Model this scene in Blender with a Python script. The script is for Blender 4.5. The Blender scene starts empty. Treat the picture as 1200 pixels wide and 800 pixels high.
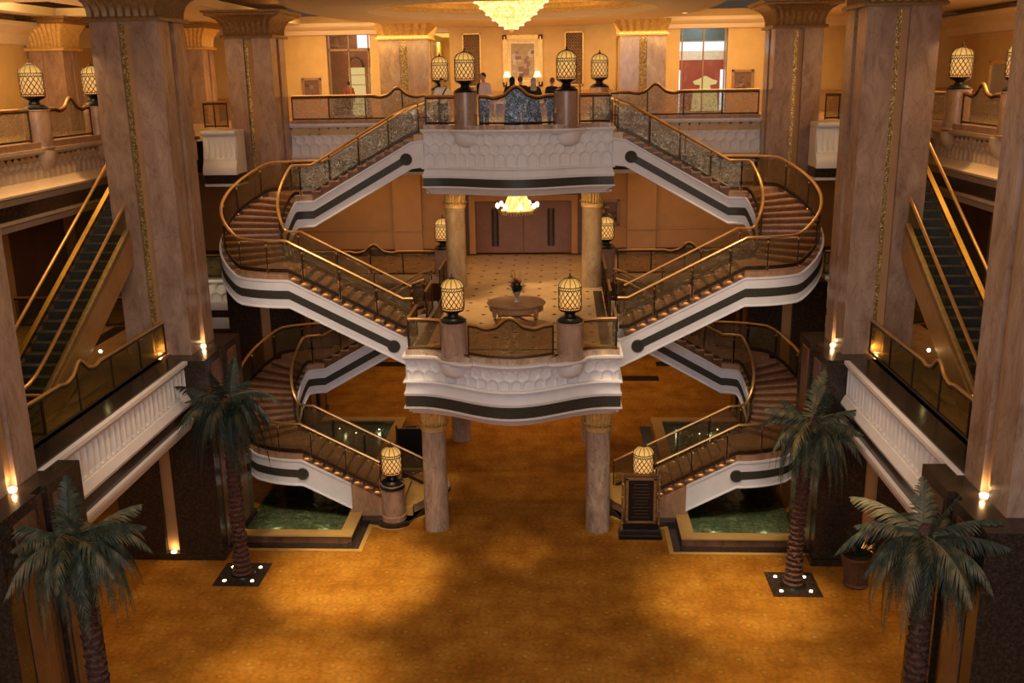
import bpy, bmesh, math, random
from math import sin, cos, pi, radians, sqrt, hypot
from mathutils import Vector, Matrix
random.seed(7)
SC = bpy.context.scene
COL = SC.collection
RISE = 0.17
Z0, H1, H2 = 0.30, 6.42, 12.54

# ------------------------------------------------------------------ materials
def new_mat(name):
    m = bpy.data.materials.new(name); m.use_nodes = True
    nt = m.node_tree; nt.nodes.clear()
    out = nt.nodes.new('ShaderNodeOutputMaterial')
    return m, nt, out
def N(nt, t, **k):
    n = nt.nodes.new(t)
    for a, b in k.items():
        if a.startswith('i_'):
            n.inputs[a[2:].replace('_', ' ')].default_value = b
        else: setattr(n, a, b)
    return n
def ramp(nt, fac, stops, interp='LINEAR'):
    r = nt.nodes.new('ShaderNodeValToRGB'); r.color_ramp.interpolation = interp
    e = r.color_ramp.elements
    while len(e) < len(stops): e.new(0.5)
    for k, (p, c) in enumerate(stops):
        e[k].position = p; e[k].color = (c[0], c[1], c[2], 1)
    nt.links.new(fac, r.inputs[0]); return r
def coords(nt, scale=(1, 1, 1), kind='Object'):
    tc = nt.nodes.new('ShaderNodeTexCoord'); mp = nt.nodes.new('ShaderNodeMapping')
    mp.inputs['Scale'].default_value = scale
    nt.links.new(tc.outputs[kind], mp.inputs[0]); return mp.outputs[0]
def world_coords(nt, scale=(1, 1, 1)):
    g = nt.nodes.new('ShaderNodeNewGeometry'); mp = nt.nodes.new('ShaderNodeMapping')
    mp.inputs['Scale'].default_value = scale
    nt.links.new(g.outputs['Position'], mp.inputs[0]); return mp.outputs[0]
def bsdf(nt, out, color=None, rough=.5, metal=0., spec=.5, coat=0., emit=None, es=0.):
    b = nt.nodes.new('ShaderNodeBsdfPrincipled')
    if isinstance(color, tuple): b.inputs['Base Color'].default_value = (*color, 1)
    elif color is not None: nt.links.new(color, b.inputs['Base Color'])
    b.inputs['Roughness'].default_value = rough; b.inputs['Metallic'].default_value = metal
    b.inputs['Specular IOR Level'].default_value = spec; b.inputs['Coat Weight'].default_value = coat
    if emit: b.inputs['Emission Color'].default_value = (*emit, 1); b.inputs['Emission Strength'].default_value = es
    nt.links.new(b.outputs[0], out.inputs[0]); return b
def bump(nt, b, h, strength=.3, dist=.02):
    n = nt.nodes.new('ShaderNodeBump'); n.inputs['Strength'].default_value = strength; n.inputs['Distance'].default_value = dist
    nt.links.new(h, n.inputs['Height']); nt.links.new(n.outputs[0], b.inputs['Normal'])
def plain(name, color, rough=.5, metal=0., spec=.5, var=.12, scale=6., coat=0.):
    m, nt, out = new_mat(name)
    nz = N(nt, 'ShaderNodeTexNoise', i_Scale=scale, i_Detail=4.); nt.links.new(world_coords(nt), nz.inputs['Vector'])
    c0 = tuple(x * (1 - var) for x in color); c1 = tuple(min(1, x * (1 + var)) for x in color)
    r = ramp(nt, nz.outputs[0], [(.3, c0), (.7, c1)])
    bsdf(nt, out, r.outputs[0], rough, metal, spec, coat); return m
def marble(name, a, b, c, scale=1.2, rough=.28, vein=.5, stretch=(1, 1, .45)):
    m, nt, out = new_mat(name); co = world_coords(nt, stretch)
    n1 = N(nt, 'ShaderNodeTexNoise', i_Scale=scale * 2.2, i_Detail=7., i_Roughness=.62, i_Distortion=.8); nt.links.new(co, n1.inputs['Vector'])
    r = ramp(nt, n1.outputs[0], [(.28, a), (.5, b), (.72, c)])
    n2 = N(nt, 'ShaderNodeTexNoise', i_Scale=scale * 1.3, i_Detail=5., i_Distortion=2.5); nt.links.new(co, n2.inputs['Vector'])
    v = ramp(nt, n2.outputs[0], [(.47, (1, 1, 1)), (.5, (1 - vein, 1 - vein, 1 - vein)), (.53, (1, 1, 1))])
    mx = N(nt, 'ShaderNodeMix', data_type='RGBA', blend_type='MULTIPLY'); mx.inputs[0].default_value = 1.
    nt.links.new(r.outputs[0], mx.inputs[6]); nt.links.new(v.outputs[0], mx.inputs[7])
    bsdf(nt, out, mx.outputs[2], rough, 0, .5); return m
def emis(name, color, strength):
    m, nt, out = new_mat(name)
    e = N(nt, 'ShaderNodeEmission'); e.inputs[0].default_value = (*color, 1); e.inputs[1].default_value = strength
    nt.links.new(e.outputs[0], out.inputs[0]); return m

M = {}
M['marble_pink'] = marble('rose_marble', (.25, .145, .092), (.36, .22, .145), (.46, .305, .21), 1.0, .25, .2)
M['marble_gold'] = marble('golden_marble', (.32, .20, .095), (.43, .285, .145), (.55, .40, .24), 1.2, .2, .2)
M['floor_plain'] = marble('tan_floor_marble', (.30, .16, .06), (.38, .21, .085), (.46, .27, .12), 1., .25, .15, (1, 1, 1))
M['marble_round'] = marble('veined_marble', (.30, .20, .14), (.47, .33, .23), (.64, .47, .33), 1.4, .2, .35, (1, 1, .3))
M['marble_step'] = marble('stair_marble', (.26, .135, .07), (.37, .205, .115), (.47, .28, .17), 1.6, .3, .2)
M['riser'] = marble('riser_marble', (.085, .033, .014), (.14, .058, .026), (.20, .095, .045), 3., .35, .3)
M['granite'] = marble('black_granite', (.016, .011, .008), (.032, .021, .015), (.075, .05, .036), 6., .18, .2, (1, 1, 1))
M['brown_marble'] = marble('brown_marble', (.09, .04, .02), (.15, .07, .035), (.22, .11, .055), 1.2, .3, .3, (1, 1, .3))
M['plaster'] = plain('white_plaster', (.74, .70, .69), .6, 0, .3, .04, 3.)
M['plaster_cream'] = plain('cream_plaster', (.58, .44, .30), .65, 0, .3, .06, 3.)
M['brass'] = plain('polished_brass', (.55, .32, .10), .32, 1., .5, .08, 5.)
M['brass_rail'] = plain('brass_handrail', (.62, .36, .13), .3, .75, .5, .08, 5.)
M['bronze'] = plain('dark_bronze', (.06, .035, .02), .4, .7, .5, .2, 8.)
M['black'] = plain('black_metal', (.012, .010, .010), .35, .3, .5, .2, 8.)
M['gilt'] = plain('gilded_plaster', (.70, .44, .14), .4, .25, .5, .2, 9.)
M['gilt_dark'] = plain('aged_gilding', (.26, .145, .055), .42, .3, .5, .25, 9.)
M['wood'] = plain('table_wood', (.30, .155, .07), .32, 0, .5, .2, 5.)
M['wood_dark'] = plain('dark_wood', (.075, .032, .014), .35, 0, .5, .25, 5.)
M['door_wood'] = plain('door_wood', (.20, .085, .045), .4, 0, .5, .12, 3.)
M['wall_gold'] = plain('gold_wallcovering', (.56, .36, .14), .6, 0, .3, .06, 2.)
M['wall_tan'] = plain('tan_wall', (.44, .235, .10), .6, 0, .3, .06, 2.)
M['wall_brown'] = plain('brown_wall', (.12, .052, .022), .55, 0, .3, .15, 1.)
M['ceil'] = plain('ceiling_paint', (.66, .50, .32), .7, 0, .3, .03, 2.)
M['trunk'] = plain('palm_bark', (.085, .038, .026), .75, 0, .3, .5, 14.)
M['skin'] = plain('skin', (.50, .29, .19), .5, 0, .4, .05, 10.)
M['hair'] = plain('dark_hair', (.02, .013, .01), .5, 0, .4, .2, 30.)
M['white_shirt'] = plain('white_shirt', (.66, .60, .50), .75, 0, .2, .05, 20.)
M['pink_shirt'] = plain('pink_shirt', (.72, .52, .47), .75, 0, .2, .05, 20.)
M['jeans'] = plain('blue_denim', (.035, .05, .09), .8, 0, .2, .2, 20.)
M['black_cloth'] = plain('black_cloth', (.012, .012, .015), .8, 0, .2, .2, 20.)
M['navy_cloth'] = plain('blue_cloth', (.03, .09, .19), .6, 0, .3, .3, 20.)
M['grey_scarf'] = plain('grey_scarf', (.30, .27, .25), .8, 0, .2, .1, 20.)
M['brown_scarf'] = plain('brown_hair', (.14, .06, .03), .7, 0, .2, .2, 20.)
M['terracotta'] = plain('terracotta', (.11, .055, .03), .7, 0, .3, .2, 8.)
M['steel'] = plain('escalator_steel', (.10, .10, .085), .45, .7, .5, .15, 8.)
M['rubber'] = plain('black_rubber', (.015, .013, .012), .55, 0, .4, .2, 10.)
M['red_lac'] = plain('red_panel', (.36, .05, .02), .5, 0, .4, .15, 3.)
M['teal'] = plain('teal_panel', (.05, .10, .11), .5, 0, .4, .2, 2.)
M['vase'] = plain('silver_vase', (.5, .5, .52), .2, .6, .5, .1, 10.)
M['leaf_dark'] = plain('bouquet_leaf', (.02, .05, .015), .5, 0, .4, .3, 30.)
M['flower_red'] = plain('red_flower', (.45, .04, .04), .6, 0, .3, .3, 30.)
M['soil'] = plain('soil', (.03, .02, .012), .9, 0, .2, .3, 30.)
M['screenpanel'] = plain('carved_screen_wood', (.14, .085, .045), .5, 0, .4, .2, 8.)
M['art_a'] = plain('art_ochre', (.34, .25, .15), .6); M['art_b'] = plain('art_mauve', (.22, .12, .10), .6)
M['art_c'] = plain('art_grey', (.42, .36, .33), .6); M['art_d'] = plain('art_umber', (.14, .075, .05), .6)
M['mount'] = plain('cream_mount', (.72, .58, .36), .6)

M['glow_white'] = emis('bulb_glow', (1., .78, .45), 9.)
M['glow_shade'] = emis('lamp_shade_glow', (1., .72, .38), 2.2)
M['glow_up'] = emis('uplight_glow', (1., .80, .48), 14.)
M['glow_down'] = emis('downlight_glow', (1., .85, .6), 5.)
M['glow_cove'] = emis('cove_glow', (1., .55, .10), 1.1)
M['glow_step'] = emis('step_light_glow', (1., .42, .08), .95)
M['beige'] = plain('beige_border', (.46, .27, .08), .7, 0, .2, .06, 3.)
M['glow_shop'] = emis('shop_light_glow', (.95, .97, 1.), 1.3)
M['glow_shelf'] = emis('shelf_glow', (1., .72, .28), .8)
M['shop_warm'] = plain('shop_red_wall', (.34, .12, .04), .6)
M['shop_white'] = plain('shop_display_white', (.75, .66, .5), .4)

def mk_lantern():
    m, nt, out = new_mat('lantern_shade')
    tc = nt.nodes.new('ShaderNodeTexCoord'); sp = nt.nodes.new('ShaderNodeSeparateXYZ')
    nt.links.new(tc.outputs['Object'], sp.inputs[0])
    mr = N(nt, 'ShaderNodeMapRange'); mr.inputs[1].default_value = .35; mr.inputs[2].default_value = 1.25
    nt.links.new(sp.outputs[2], mr.inputs[0])
    r = ramp(nt, mr.outputs[0], [(0., (1., .38, .08)), (.25, (1., .47, .13)), (.6, (1., .52, .15)), (.8, (1., .53, .14)), (1., (.9, .44, .10))])
    lw = N(nt, 'ShaderNodeLayerWeight'); lw.inputs[0].default_value = .35
    mr2 = N(nt, 'ShaderNodeMapRange'); mr2.inputs[3].default_value = .92; mr2.inputs[4].default_value = .45
    nt.links.new(lw.outputs['Facing'], mr2.inputs[0])
    e = nt.nodes.new('ShaderNodeEmission'); nt.links.new(r.outputs[0], e.inputs[0]); nt.links.new(mr2.outputs[0], e.inputs[1])
    nt.links.new(e.outputs[0], out.inputs[0]); return m
M['lantern'] = mk_lantern()

def mk_crystal():
    m, nt, out = new_mat('crystal_glow'); co = coords(nt, (1, 1, 1))
    v = N(nt, 'ShaderNodeTexVoronoi', i_Scale=9.); nt.links.new(co, v.inputs['Vector'])
    r = ramp(nt, v.outputs['Distance'], [(0., (1., .90, .50)), (.35, (1., .72, .24)), (.8, (.85, .46, .09))])
    e = nt.nodes.new('ShaderNodeEmission'); nt.links.new(r.outputs[0], e.inputs[0]); e.inputs[1].default_value = 1.7
    nt.links.new(e.outputs[0], out.inputs[0]); return m
M['crystal'] = mk_crystal()

def mk_mosaic():
    m, nt, out = new_mat('gold_mosaic'); co = world_coords(nt)
    v = N(nt, 'ShaderNodeTexVoronoi', i_Scale=22.); nt.links.new(co, v.inputs['Vector'])
    r = ramp(nt, v.outputs['Color'], [(.2, (.26, .15, .04)), (.6, (.48, .31, .09)), (.9, (.80, .60, .24))])
    b = bsdf(nt, out, r.outputs[0], .28, .7); bump(nt, b, v.outputs['Distance'], .6, .02); return m
M['mosaic'] = mk_mosaic()

def mk_band():
    m, nt, out = new_mat('greek_key_band'); tc = nt.nodes.new('ShaderNodeTexCoord')
    br = N(nt, 'ShaderNodeTexBrick', i_Scale=1., i_Mortar_Size=.012, i_Brick_Width=.13, i_Row_Height=.058)
    br.inputs['Color1'].default_value = (.014, .014, .011, 1); br.inputs['Color2'].default_value = (.028, .026, .019, 1); br.inputs['Mortar'].default_value = (.07, .062, .042, 1)
    nt.links.new(tc.outputs['UV'], br.inputs['Vector'])
    b = bsdf(nt, out, br.outputs['Color'], .45, .2); bump(nt, b, br.outputs['Fac'], .5, .01); return m
M['band'] = mk_band()

def mk_carpet():
    m, nt, out = new_mat('patterned_carpet'); co = world_coords(nt)
    n1 = N(nt, 'ShaderNodeTexNoise', i_Scale=.9, i_Detail=4., i_Roughness=.55); nt.links.new(co, n1.inputs['Vector'])
    base = ramp(nt, n1.outputs[0], [(.28, (.25, .092, .009)), (.5, (.35, .145, .017)), (.72, (.44, .205, .032))])
    mp = N(nt, 'ShaderNodeMapping'); mp.inputs['Rotation'].default_value = (0, 0, pi / 4); nt.links.new(co, mp.inputs[0])
    v = N(nt, 'ShaderNodeTexVoronoi', i_Scale=1.3, i_Randomness=0., voronoi_dimensions='2D'); nt.links.new(mp.outputs[0], v.inputs['Vector'])
    vr = ramp(nt, v.outputs['Distance'], [(.0, (.95, 1., .95)), (.06, (1.2, 1.5, 2.2)), (.09, (.80, .84, .78)), (.2, (1, .97, .93)), (.34, (1.0, .98, .95)), (.44, (.84, .86, .82)), (.56, (1, .97, .95))])
    n2 = N(nt, 'ShaderNodeTexNoise', i_Scale=9., i_Detail=3.); nt.links.new(co, n2.inputs['Vector'])
    n2r = ramp(nt, n2.outputs[0], [(.3, (.78, .78, .74)), (.7, (1.12, 1.1, 1.05))])
    a = N(nt, 'ShaderNodeMix', data_type='RGBA', blend_type='MULTIPLY'); a.inputs[0].default_value = 1
    nt.links.new(base.outputs[0], a.inputs[6]); nt.links.new(vr.outputs[0], a.inputs[7])
    c = N(nt, 'ShaderNodeMix', data_type='RGBA', blend_type='MULTIPLY'); c.inputs[0].default_value = 1
    nt.links.new(a.outputs[2], c.inputs[6]); nt.links.new(n2r.outputs[0], c.inputs[7])
    bsdf(nt, out, c.outputs[2], .95, 0, .1); return m
M['carpet'] = mk_carpet()

def mk_floor():
    m, nt, out = new_mat('cream_marble_tiles'); co = world_coords(nt)
    n1 = N(nt, 'ShaderNodeTexNoise', i_Scale=1.4, i_Detail=6., i_Distortion=.6); nt.links.new(co, n1.inputs['Vector'])
    base = ramp(nt, n1.outputs[0], [(.3, (.50, .33, .16)), (.7, (.62, .44, .24))])
    mp = N(nt, 'ShaderNodeMapping'); mp.inputs['Rotation'].default_value = (0, 0, pi / 4); nt.links.new(co, mp.inputs[0])
    v = N(nt, 'ShaderNodeTexVoronoi', i_Scale=1.15, i_Randomness=0., distance='CHEBYCHEV', voronoi_dimensions='2D'); nt.links.new(mp.outputs[0], v.inputs['Vector'])
    vr = ramp(nt, v.outputs['Distance'], [(.0, (.16, .10, .06)), (.075, (.16, .10, .06)), (.085, (1, 1, 1)), (.49, (1, 1, 1)), (.5, (.85, .8, .75))])
    a = N(nt, 'ShaderNodeMix', data_type='RGBA', blend_type='MULTIPLY'); a.inputs[0].default_value = 1
    nt.links.new(base.outputs[0], a.inputs[6]); nt.links.new(vr.outputs[0], a.inputs[7])
    bsdf(nt, out, a.outputs[2], .22, 0, .5); return m
M['floor_marble'] = mk_floor()

def mk_glass(name, tint, refl, etch, scale, amt):
    m, nt, out = new_mat(name); co = world_coords(nt)
    tr = N(nt, 'ShaderNodeBsdfTransparent'); tr.inputs[0].default_value = (*tint, 1)
    p = nt.nodes.new('ShaderNodeBsdfPrincipled'); p.inputs['Base Color'].default_value = (*etch, 1)
    p.inputs['Roughness'].default_value = .16; p.inputs['Metallic'].default_value = .35; p.inputs['Specular IOR Level'].default_value = .8
    v = N(nt, 'ShaderNodeTexNoise', i_Scale=scale, i_Detail=3., i_Distortion=2.); nt.links.new(co, v.inputs['Vector'])
    bump(nt, p, v.outputs[0], .9, .06)
    r = ramp(nt, v.outputs[0], [(.42, (refl,) * 3), (.55, (refl + amt * .5,) * 3), (.66, (refl + amt,) * 3)])
    mx = nt.nodes.new('ShaderNodeMixShader'); nt.links.new(r.outputs[0], mx.inputs[0])
    nt.links.new(tr.outputs[0], mx.inputs[1]); nt.links.new(p.outputs[0], mx.inputs[2])
    nt.links.new(mx.outputs[0], out.inputs[0]); return m
M['glass'] = mk_glass('bronze_etched_glass', (.62, .50, .32), .24, (.32, .21, .09), 5., .18)
M['glass_silver'] = mk_glass('silver_etched_glass', (.66, .64, .58), .22, (.52, .46, .34), 6., .5)
M['glass_green'] = mk_glass('green_tinted_glass', (.55, .55, .34), .10, (.18, .17, .08), 3., .12)
M['glass_blue_reflect'] = mk_glass('blue_reflection_glass', (.62, .72, .82), .22, (.42, .55, .72), 7., .55)  # blue reflection on the top middle panel, painted into tint and etch
M['pane'] = mk_glass('clear_pane', (.9, .9, .88), .04, (.6, .6, .6), 1., .03)

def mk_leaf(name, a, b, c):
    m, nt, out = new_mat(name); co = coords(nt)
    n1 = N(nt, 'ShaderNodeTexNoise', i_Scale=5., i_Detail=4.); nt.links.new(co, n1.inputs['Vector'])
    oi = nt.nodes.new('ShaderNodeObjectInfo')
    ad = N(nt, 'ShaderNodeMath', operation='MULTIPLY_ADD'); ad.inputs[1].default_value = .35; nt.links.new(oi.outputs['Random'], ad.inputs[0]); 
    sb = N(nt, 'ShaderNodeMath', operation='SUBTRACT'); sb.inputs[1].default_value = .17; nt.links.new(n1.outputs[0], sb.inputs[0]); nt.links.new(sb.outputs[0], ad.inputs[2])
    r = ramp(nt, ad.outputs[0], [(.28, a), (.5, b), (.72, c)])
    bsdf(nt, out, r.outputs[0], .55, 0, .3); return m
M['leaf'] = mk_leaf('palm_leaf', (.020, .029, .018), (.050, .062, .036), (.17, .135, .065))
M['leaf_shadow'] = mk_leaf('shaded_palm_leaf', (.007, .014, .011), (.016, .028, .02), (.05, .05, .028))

def mk_pooltile():
    m, nt, out = new_mat('green_pool_mosaic'); co = world_coords(nt)
    br = N(nt, 'ShaderNodeTexVoronoi', i_Scale=2.4, i_Randomness=.15, feature='DISTANCE_TO_EDGE'); nt.links.new(co, br.inputs['Vector'])
    n1 = N(nt, 'ShaderNodeTexNoise', i_Scale=3.2, i_Detail=5., i_Distortion=2.2); nt.links.new(co, n1.inputs['Vector'])
    r = ramp(nt, n1.outputs[0], [(.3, (.07, .10, .06)), (.5, (.17, .20, .125)), (.64, (.34, .34, .20)), (.8, (.6, .48, .24))])
    r2 = ramp(nt, br.outputs['Distance'], [(.0, (.5, .55, .45)), (.03, (.5, .55, .45)), (.05, (1, 1, 1))])
    a = N(nt, 'ShaderNodeMix', data_type='RGBA', blend_type='MULTIPLY'); a.inputs[0].default_value = 1
    nt.links.new(r.outputs[0], a.inputs[6]); nt.links.new(r2.outputs[0], a.inputs[7])
    bsdf(nt, out, a.outputs[2], .3); return m
M['pooltile'] = mk_pooltile()
def mk_water():
    m, nt, out = new_mat('pool_water'); co = world_coords(nt)
    tr = N(nt, 'ShaderNodeBsdfTransparent'); tr.inputs[0].default_value = (.80, .86, .76, 1)
    g = N(nt, 'ShaderNodeBsdfGlossy'); g.inputs['Roughness'].default_value = .06; g.inputs[0].default_value = (.8, .85, .8, 1)
    n1 = N(nt, 'ShaderNodeTexNoise', i_Scale=2.5, i_Detail=3.); nt.links.new(co, n1.inputs['Vector'])
    bp = N(nt, 'ShaderNodeBump'); bp.inputs['Strength'].default_value = .25; bp.inputs['Distance'].default_value = .05
    nt.links.new(n1.outputs[0], bp.inputs['Height']); nt.links.new(bp.outputs[0], g.inputs['Normal'])
    fr = N(nt, 'ShaderNodeFresnel'); fr.inputs[0].default_value = 1.4
    mx = nt.nodes.new('ShaderNodeMixShader'); nt.links.new(fr.outputs[0], mx.inputs[0]); nt.links.new(tr.outputs[0], mx.inputs[1]); nt.links.new(g.outputs[0], mx.inputs[2])
    nt.links.new(mx.outputs[0], out.inputs[0]); return m
M['water'] = mk_water()

# ------------------------------------------------------------------ mesh builder
class MB:
    def __init__(self): self.v = []; self.f = []; self.m = []; self.uv = {}; self.mi = 0
    def add(self, vs, fs, uvs=None):
        o = len(self.v); self.v += [tuple(p) for p in vs]
        for k, f in enumerate(fs):
            if uvs: self.uv[len(self.f)] = [uvs[i] for i in f]
            self.f.append(tuple(i + o for i in f)); self.m.append(self.mi)
        return self
    def box(self, x0, x1, y0, y1, z0, z1):
        vs = [(x, y, z) for z in (z0, z1) for y in (y0, y1) for x in (x0, x1)]
        return self.add(vs, [(0, 2, 3, 1), (4, 5, 7, 6), (0, 1, 5, 4), (2, 6, 7, 3), (0, 4, 6, 2), (1, 3, 7, 5)])
    def prism(self, poly, z0, z1):
        n = len(poly); zf = lambda z, i: z[i] if isinstance(z, (list, tuple)) else z
        vs = [(p[0], p[1], zf(z0, i)) for i, p in enumerate(poly)] + [(p[0], p[1], zf(z1, i)) for i, p in enumerate(poly)]
        fs = [tuple(range(n))[::-1], tuple(range(n, 2 * n))] + [(i, (i + 1) % n, n + (i + 1) % n, n + i) for i in range(n)]
        return self.add(vs, fs)
    def lathe(self, cx, cy, prof, n=24, z=0, sx=1., sy=1., cap=True, rot=0.):
        k = len(prof); vs = []
        for r, h in prof:
            for j in range(n):
                a = 2 * pi * j / n + rot; vs.append((cx + r * cos(a) * sx, cy + r * sin(a) * sy, z + h))
        fs = [(i * n + j, i * n + (j + 1) % n, (i + 1) * n + (j + 1) % n, (i + 1) * n + j) for i in range(k - 1) for j in range(n)]
        if cap: fs += [tuple(range(n))[::-1], tuple(range((k - 1) * n, k * n))]
        return self.add(vs, fs)
    def tube(self, pts, r, n=6, sy=1.):
        pts = [Vector(p) for p in pts]; k = len(pts); vs = []; rr = r if isinstance(r, (list, tuple)) else [r] * k
        up = Vector((0, 0, 1)); prev = None
        for i, p in enumerate(pts):
            t = (pts[min(i + 1, k - 1)] - pts[max(i - 1, 0)]).normalized()
            if abs(t.z) > .97: side = (prev if prev is not None else Vector((1, 0, 0))); side = (side - t * side.dot(t)).normalized()
            else: side = t.cross(up).normalized()
            prev = side; u = side.cross(t).normalized()
            for j in range(n):
                a = 2 * pi * j / n; vs.append(p + side * cos(a) * rr[i] + u * sin(a) * rr[i] * sy)
        fs = [(i * n + j, i * n + (j + 1) % n, (i + 1) * n + (j + 1) % n, (i + 1) * n + j) for i in range(k - 1) for j in range(n)]
        fs += [tuple(range(n))[::-1], tuple(range((k - 1) * n, k * n))]
        return self.add(vs, fs)
    def ribbon(self, path, prof, closed=True, normals=None):
        """path of (x,y,z); prof of (lateral to the right of travel, dz): a moulding swept along it"""
        k = len(path); n = len(prof); vs = []; uvs = []; d = 0.
        pl = [0.]
        for a, b in zip(prof, prof[1:]): pl.append(pl[-1] + hypot(b[0] - a[0], b[1] - a[1]))
        for i, p in enumerate(path):
            a = path[max(i - 1, 0)]; b = path[min(i + 1, k - 1)]
            if normals: nx, ny = normals[i]
            else:
                t1 = Vector((p[0] - a[0], p[1] - a[1])); t2 = Vector((b[0] - p[0], b[1] - p[1]))
                if t1.length < 1e-6: t1 = t2
                if t2.length < 1e-6: t2 = t1
                t1.normalize(); t2.normalize(); t = t1 + t2; t.normalize()
                c = max(.35, t.dot(t1)); nx, ny = t.y / c, -t.x / c
            if i: d += hypot(p[0] - a[0], p[1] - a[1], p[2] - a[2])
            for j, (o, h) in enumerate(prof):
                vs.append((p[0] + nx * o, p[1] + ny * o, p[2] + h)); uvs.append((d, h if abs(prof[0][1] - prof[-1][1]) + 1 else pl[j]))
        m = n if closed else n - 1
        fs = [(i * n + j, i * n + (j + 1) % n, (i + 1) * n + (j + 1) % n, (i + 1) * n + j) for i in range(k - 1) for j in range(m)]
        if closed: fs += [tuple(range(n))[::-1], tuple(range((k - 1) * n, k * n))]
        return self.add(vs, fs, uvs)
    def ball(self, c, r, n=10, s=(1, 1, 1)):
        prof = [(max(1e-4, r * sin(pi * i / n)), -r * cos(pi * i / n)) for i in range(n + 1)]
        o = len(self.v); self.lathe(0, 0, prof, n + 4, cap=False)
        for i in range(o, len(self.v)):
            x, y, z = self.v[i]; self.v[i] = (c[0] + x * s[0], c[1] + y * s[1], c[2] + z * s[2])
        return self
    def build(self, name, mat, parent=None, smooth=35, mirror=False, recalc=True):
        me = bpy.data.meshes.new(name)
        org = Vector((0, 0, 0)); p = parent
        while p is not None: org += p.location; p = p.parent
        sg = -1 if mirror else 1
        me.from_pydata([(sg * x - org.x, y - org.y, z - org.z) for x, y, z in self.v], [], self.f)
        for q in (mat if isinstance(mat, (list, tuple)) else [mat]): me.materials.append(M[q])
        me.polygons.foreach_set('material_index', self.m)
        if self.uv:
            ul = me.uv_layers.new(name='UVMap')
            for pi_, p_ in enumerate(me.polygons):
                if pi_ in self.uv:
                    for li, uvv in zip(p_.loop_indices, self.uv[pi_]): ul.data[li].uv = uvv
        if recalc:
            bm = bmesh.new(); bm.from_mesh(me); bmesh.ops.recalc_face_normals(bm, faces=bm.faces); bm.to_mesh(me); bm.free()
        if smooth:
            me.polygons.foreach_set('use_smooth', [True] * len(me.polygons)); me.set_sharp_from_angle(angle=radians(smooth))
        o = bpy.data.objects.new(name, me); COL.objects.link(o)
        if parent is not None: o.parent = parent
        return o
def tag(o, label=None, cat=None, group=None, kind=None):
    if label: o['label'] = label
    if cat: o['category'] = cat
    if group: o['group'] = group
    if kind: o['kind'] = kind
    return o
def thing(name, label, cat, loc=(0, 0, 0), group=None):
    o = bpy.data.objects.new(name, None); COL.objects.link(o); o.location = loc; o.empty_display_size = .2
    return tag(o, label, cat, group)
def struct(name, mb, mat, **k):
    return tag(mb.build(name, mat, **k), kind='structure')
def copy_tree(root, loc, label, rotz=None, group=None):
    def rec(o, par):
        c = o.copy(); COL.objects.link(c)
        if par is not None: c.parent = par
        for ch in list(o.children): rec(ch, c)
        return c
    r = rec(root, None); r.location = loc; r['label'] = label
    if rotz is not None: r.rotation_euler = (0, 0, rotz)
    if group: r['group'] = group
    return r
def arcpts(cx, cy, r, a0, a1, n): return [(cx + r * cos(a0 + (a1 - a0) * i / n), cy + r * sin(a0 + (a1 - a0) * i / n)) for i in range(n + 1)]

# ------------------------------------------------------------------ camera
def camera():
    p, y, r = radians(-15.06451), radians(-3.11347), radians(-.92591)
    f = Vector((sin(y) * cos(p), cos(y) * cos(p), sin(p))); rt = Vector((cos(y), -sin(y), 0)); up = rt.cross(f)
    R = rt * cos(r) + up * sin(r); U = -rt * sin(r) + up * cos(r)
    cd = bpy.data.cameras.new('camera'); co = bpy.data.objects.new('camera', cd); COL.objects.link(co)
    mw = Matrix.Identity(4)
    for i in range(3): mw[i][0] = R[i]; mw[i][1] = U[i]; mw[i][2] = -f[i]
    mw[0][3], mw[1][3], mw[2][3] = 1.54956, 0., 14.4
    co.matrix_world = mw; cd.sensor_width = 36.; cd.lens = 1151.5 / 1200 * 36.; cd.clip_start = .1; cd.clip_end = 300
    SC.camera = co
camera()
# ------------------------------------------------------------------ setting
def rect(m, x0, x1, y0, y1, z0, z1): return m.box(x0, x1, y0, y1, z0, z1)
struct('floor', MB().box(-24, 24, 4, 62, -.2, 0), 'carpet')
m = MB()                                                   # middle level: cream marble in the centre and round the stair wells
m.box(-3.05, 3.05, 28.6, 40.2, 6.1, H1); m.box(-24, 24, 40.2, 45.2, 6.1, H1)
m.prism([(x, 28.65 - 1.1 * (.5 + .5 * cos(pi * x / 2.9))) for x in [i * .2 - 2.8 for i in range(29)]] + [(2.8, 28.7), (-2.8, 28.7)], 6.1, H1)
struct('floor_mezzanine', m, 'floor_marble')
m = MB()
for s in (-1, 1): m.box(*sorted((s * 10.3, s * 24)), 6, 31.5, 6.15, 6.5); m.box(*sorted((s * 13.6, s * 24)), 31.5, 40.2, 6.15, 6.5)
struct('floor_mezzanine_side', m, 'floor_plain')
for s in (-1, 1):
    struct('ceiling_ground_left' if s < 0 else 'ceiling_ground_right', MB().box(*sorted((s * 12.4, s * 24)), 7, 31.4, 4.3, 4.4).box(*sorted((s * 9.8, s * 12.4)), 19.8, 27.2, 4.3, 4.4), 'wall_brown')
    struct('trim_19' if s < 0 else 'trim_20', MB().box(*sorted((s * 13.0, s * 13.5)), 21, 31.3, 6.5, 6.508), 'granite')
for s in (-1, 1):
    struct('trim_1' if s < 0 else 'trim_2', MB().box(*sorted((s * 2.68, s * 3.0)), 29.2, 37.0, H1, H1 + .006), 'granite')
m = MB()
m.box(-3.22, 3.22, 34.3, 41, 12.2, H2); m.box(-24, 24, 41, 56, 12.2, H2)
m.prism([(x, 34.3 - .9 * (.5 + .5 * cos(pi * x / 2.9))) for x in [i * .2 - 2.8 for i in range(29)]] + [(2.8, 34.4), (-2.8, 34.4)], 12.2, H2)
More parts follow.
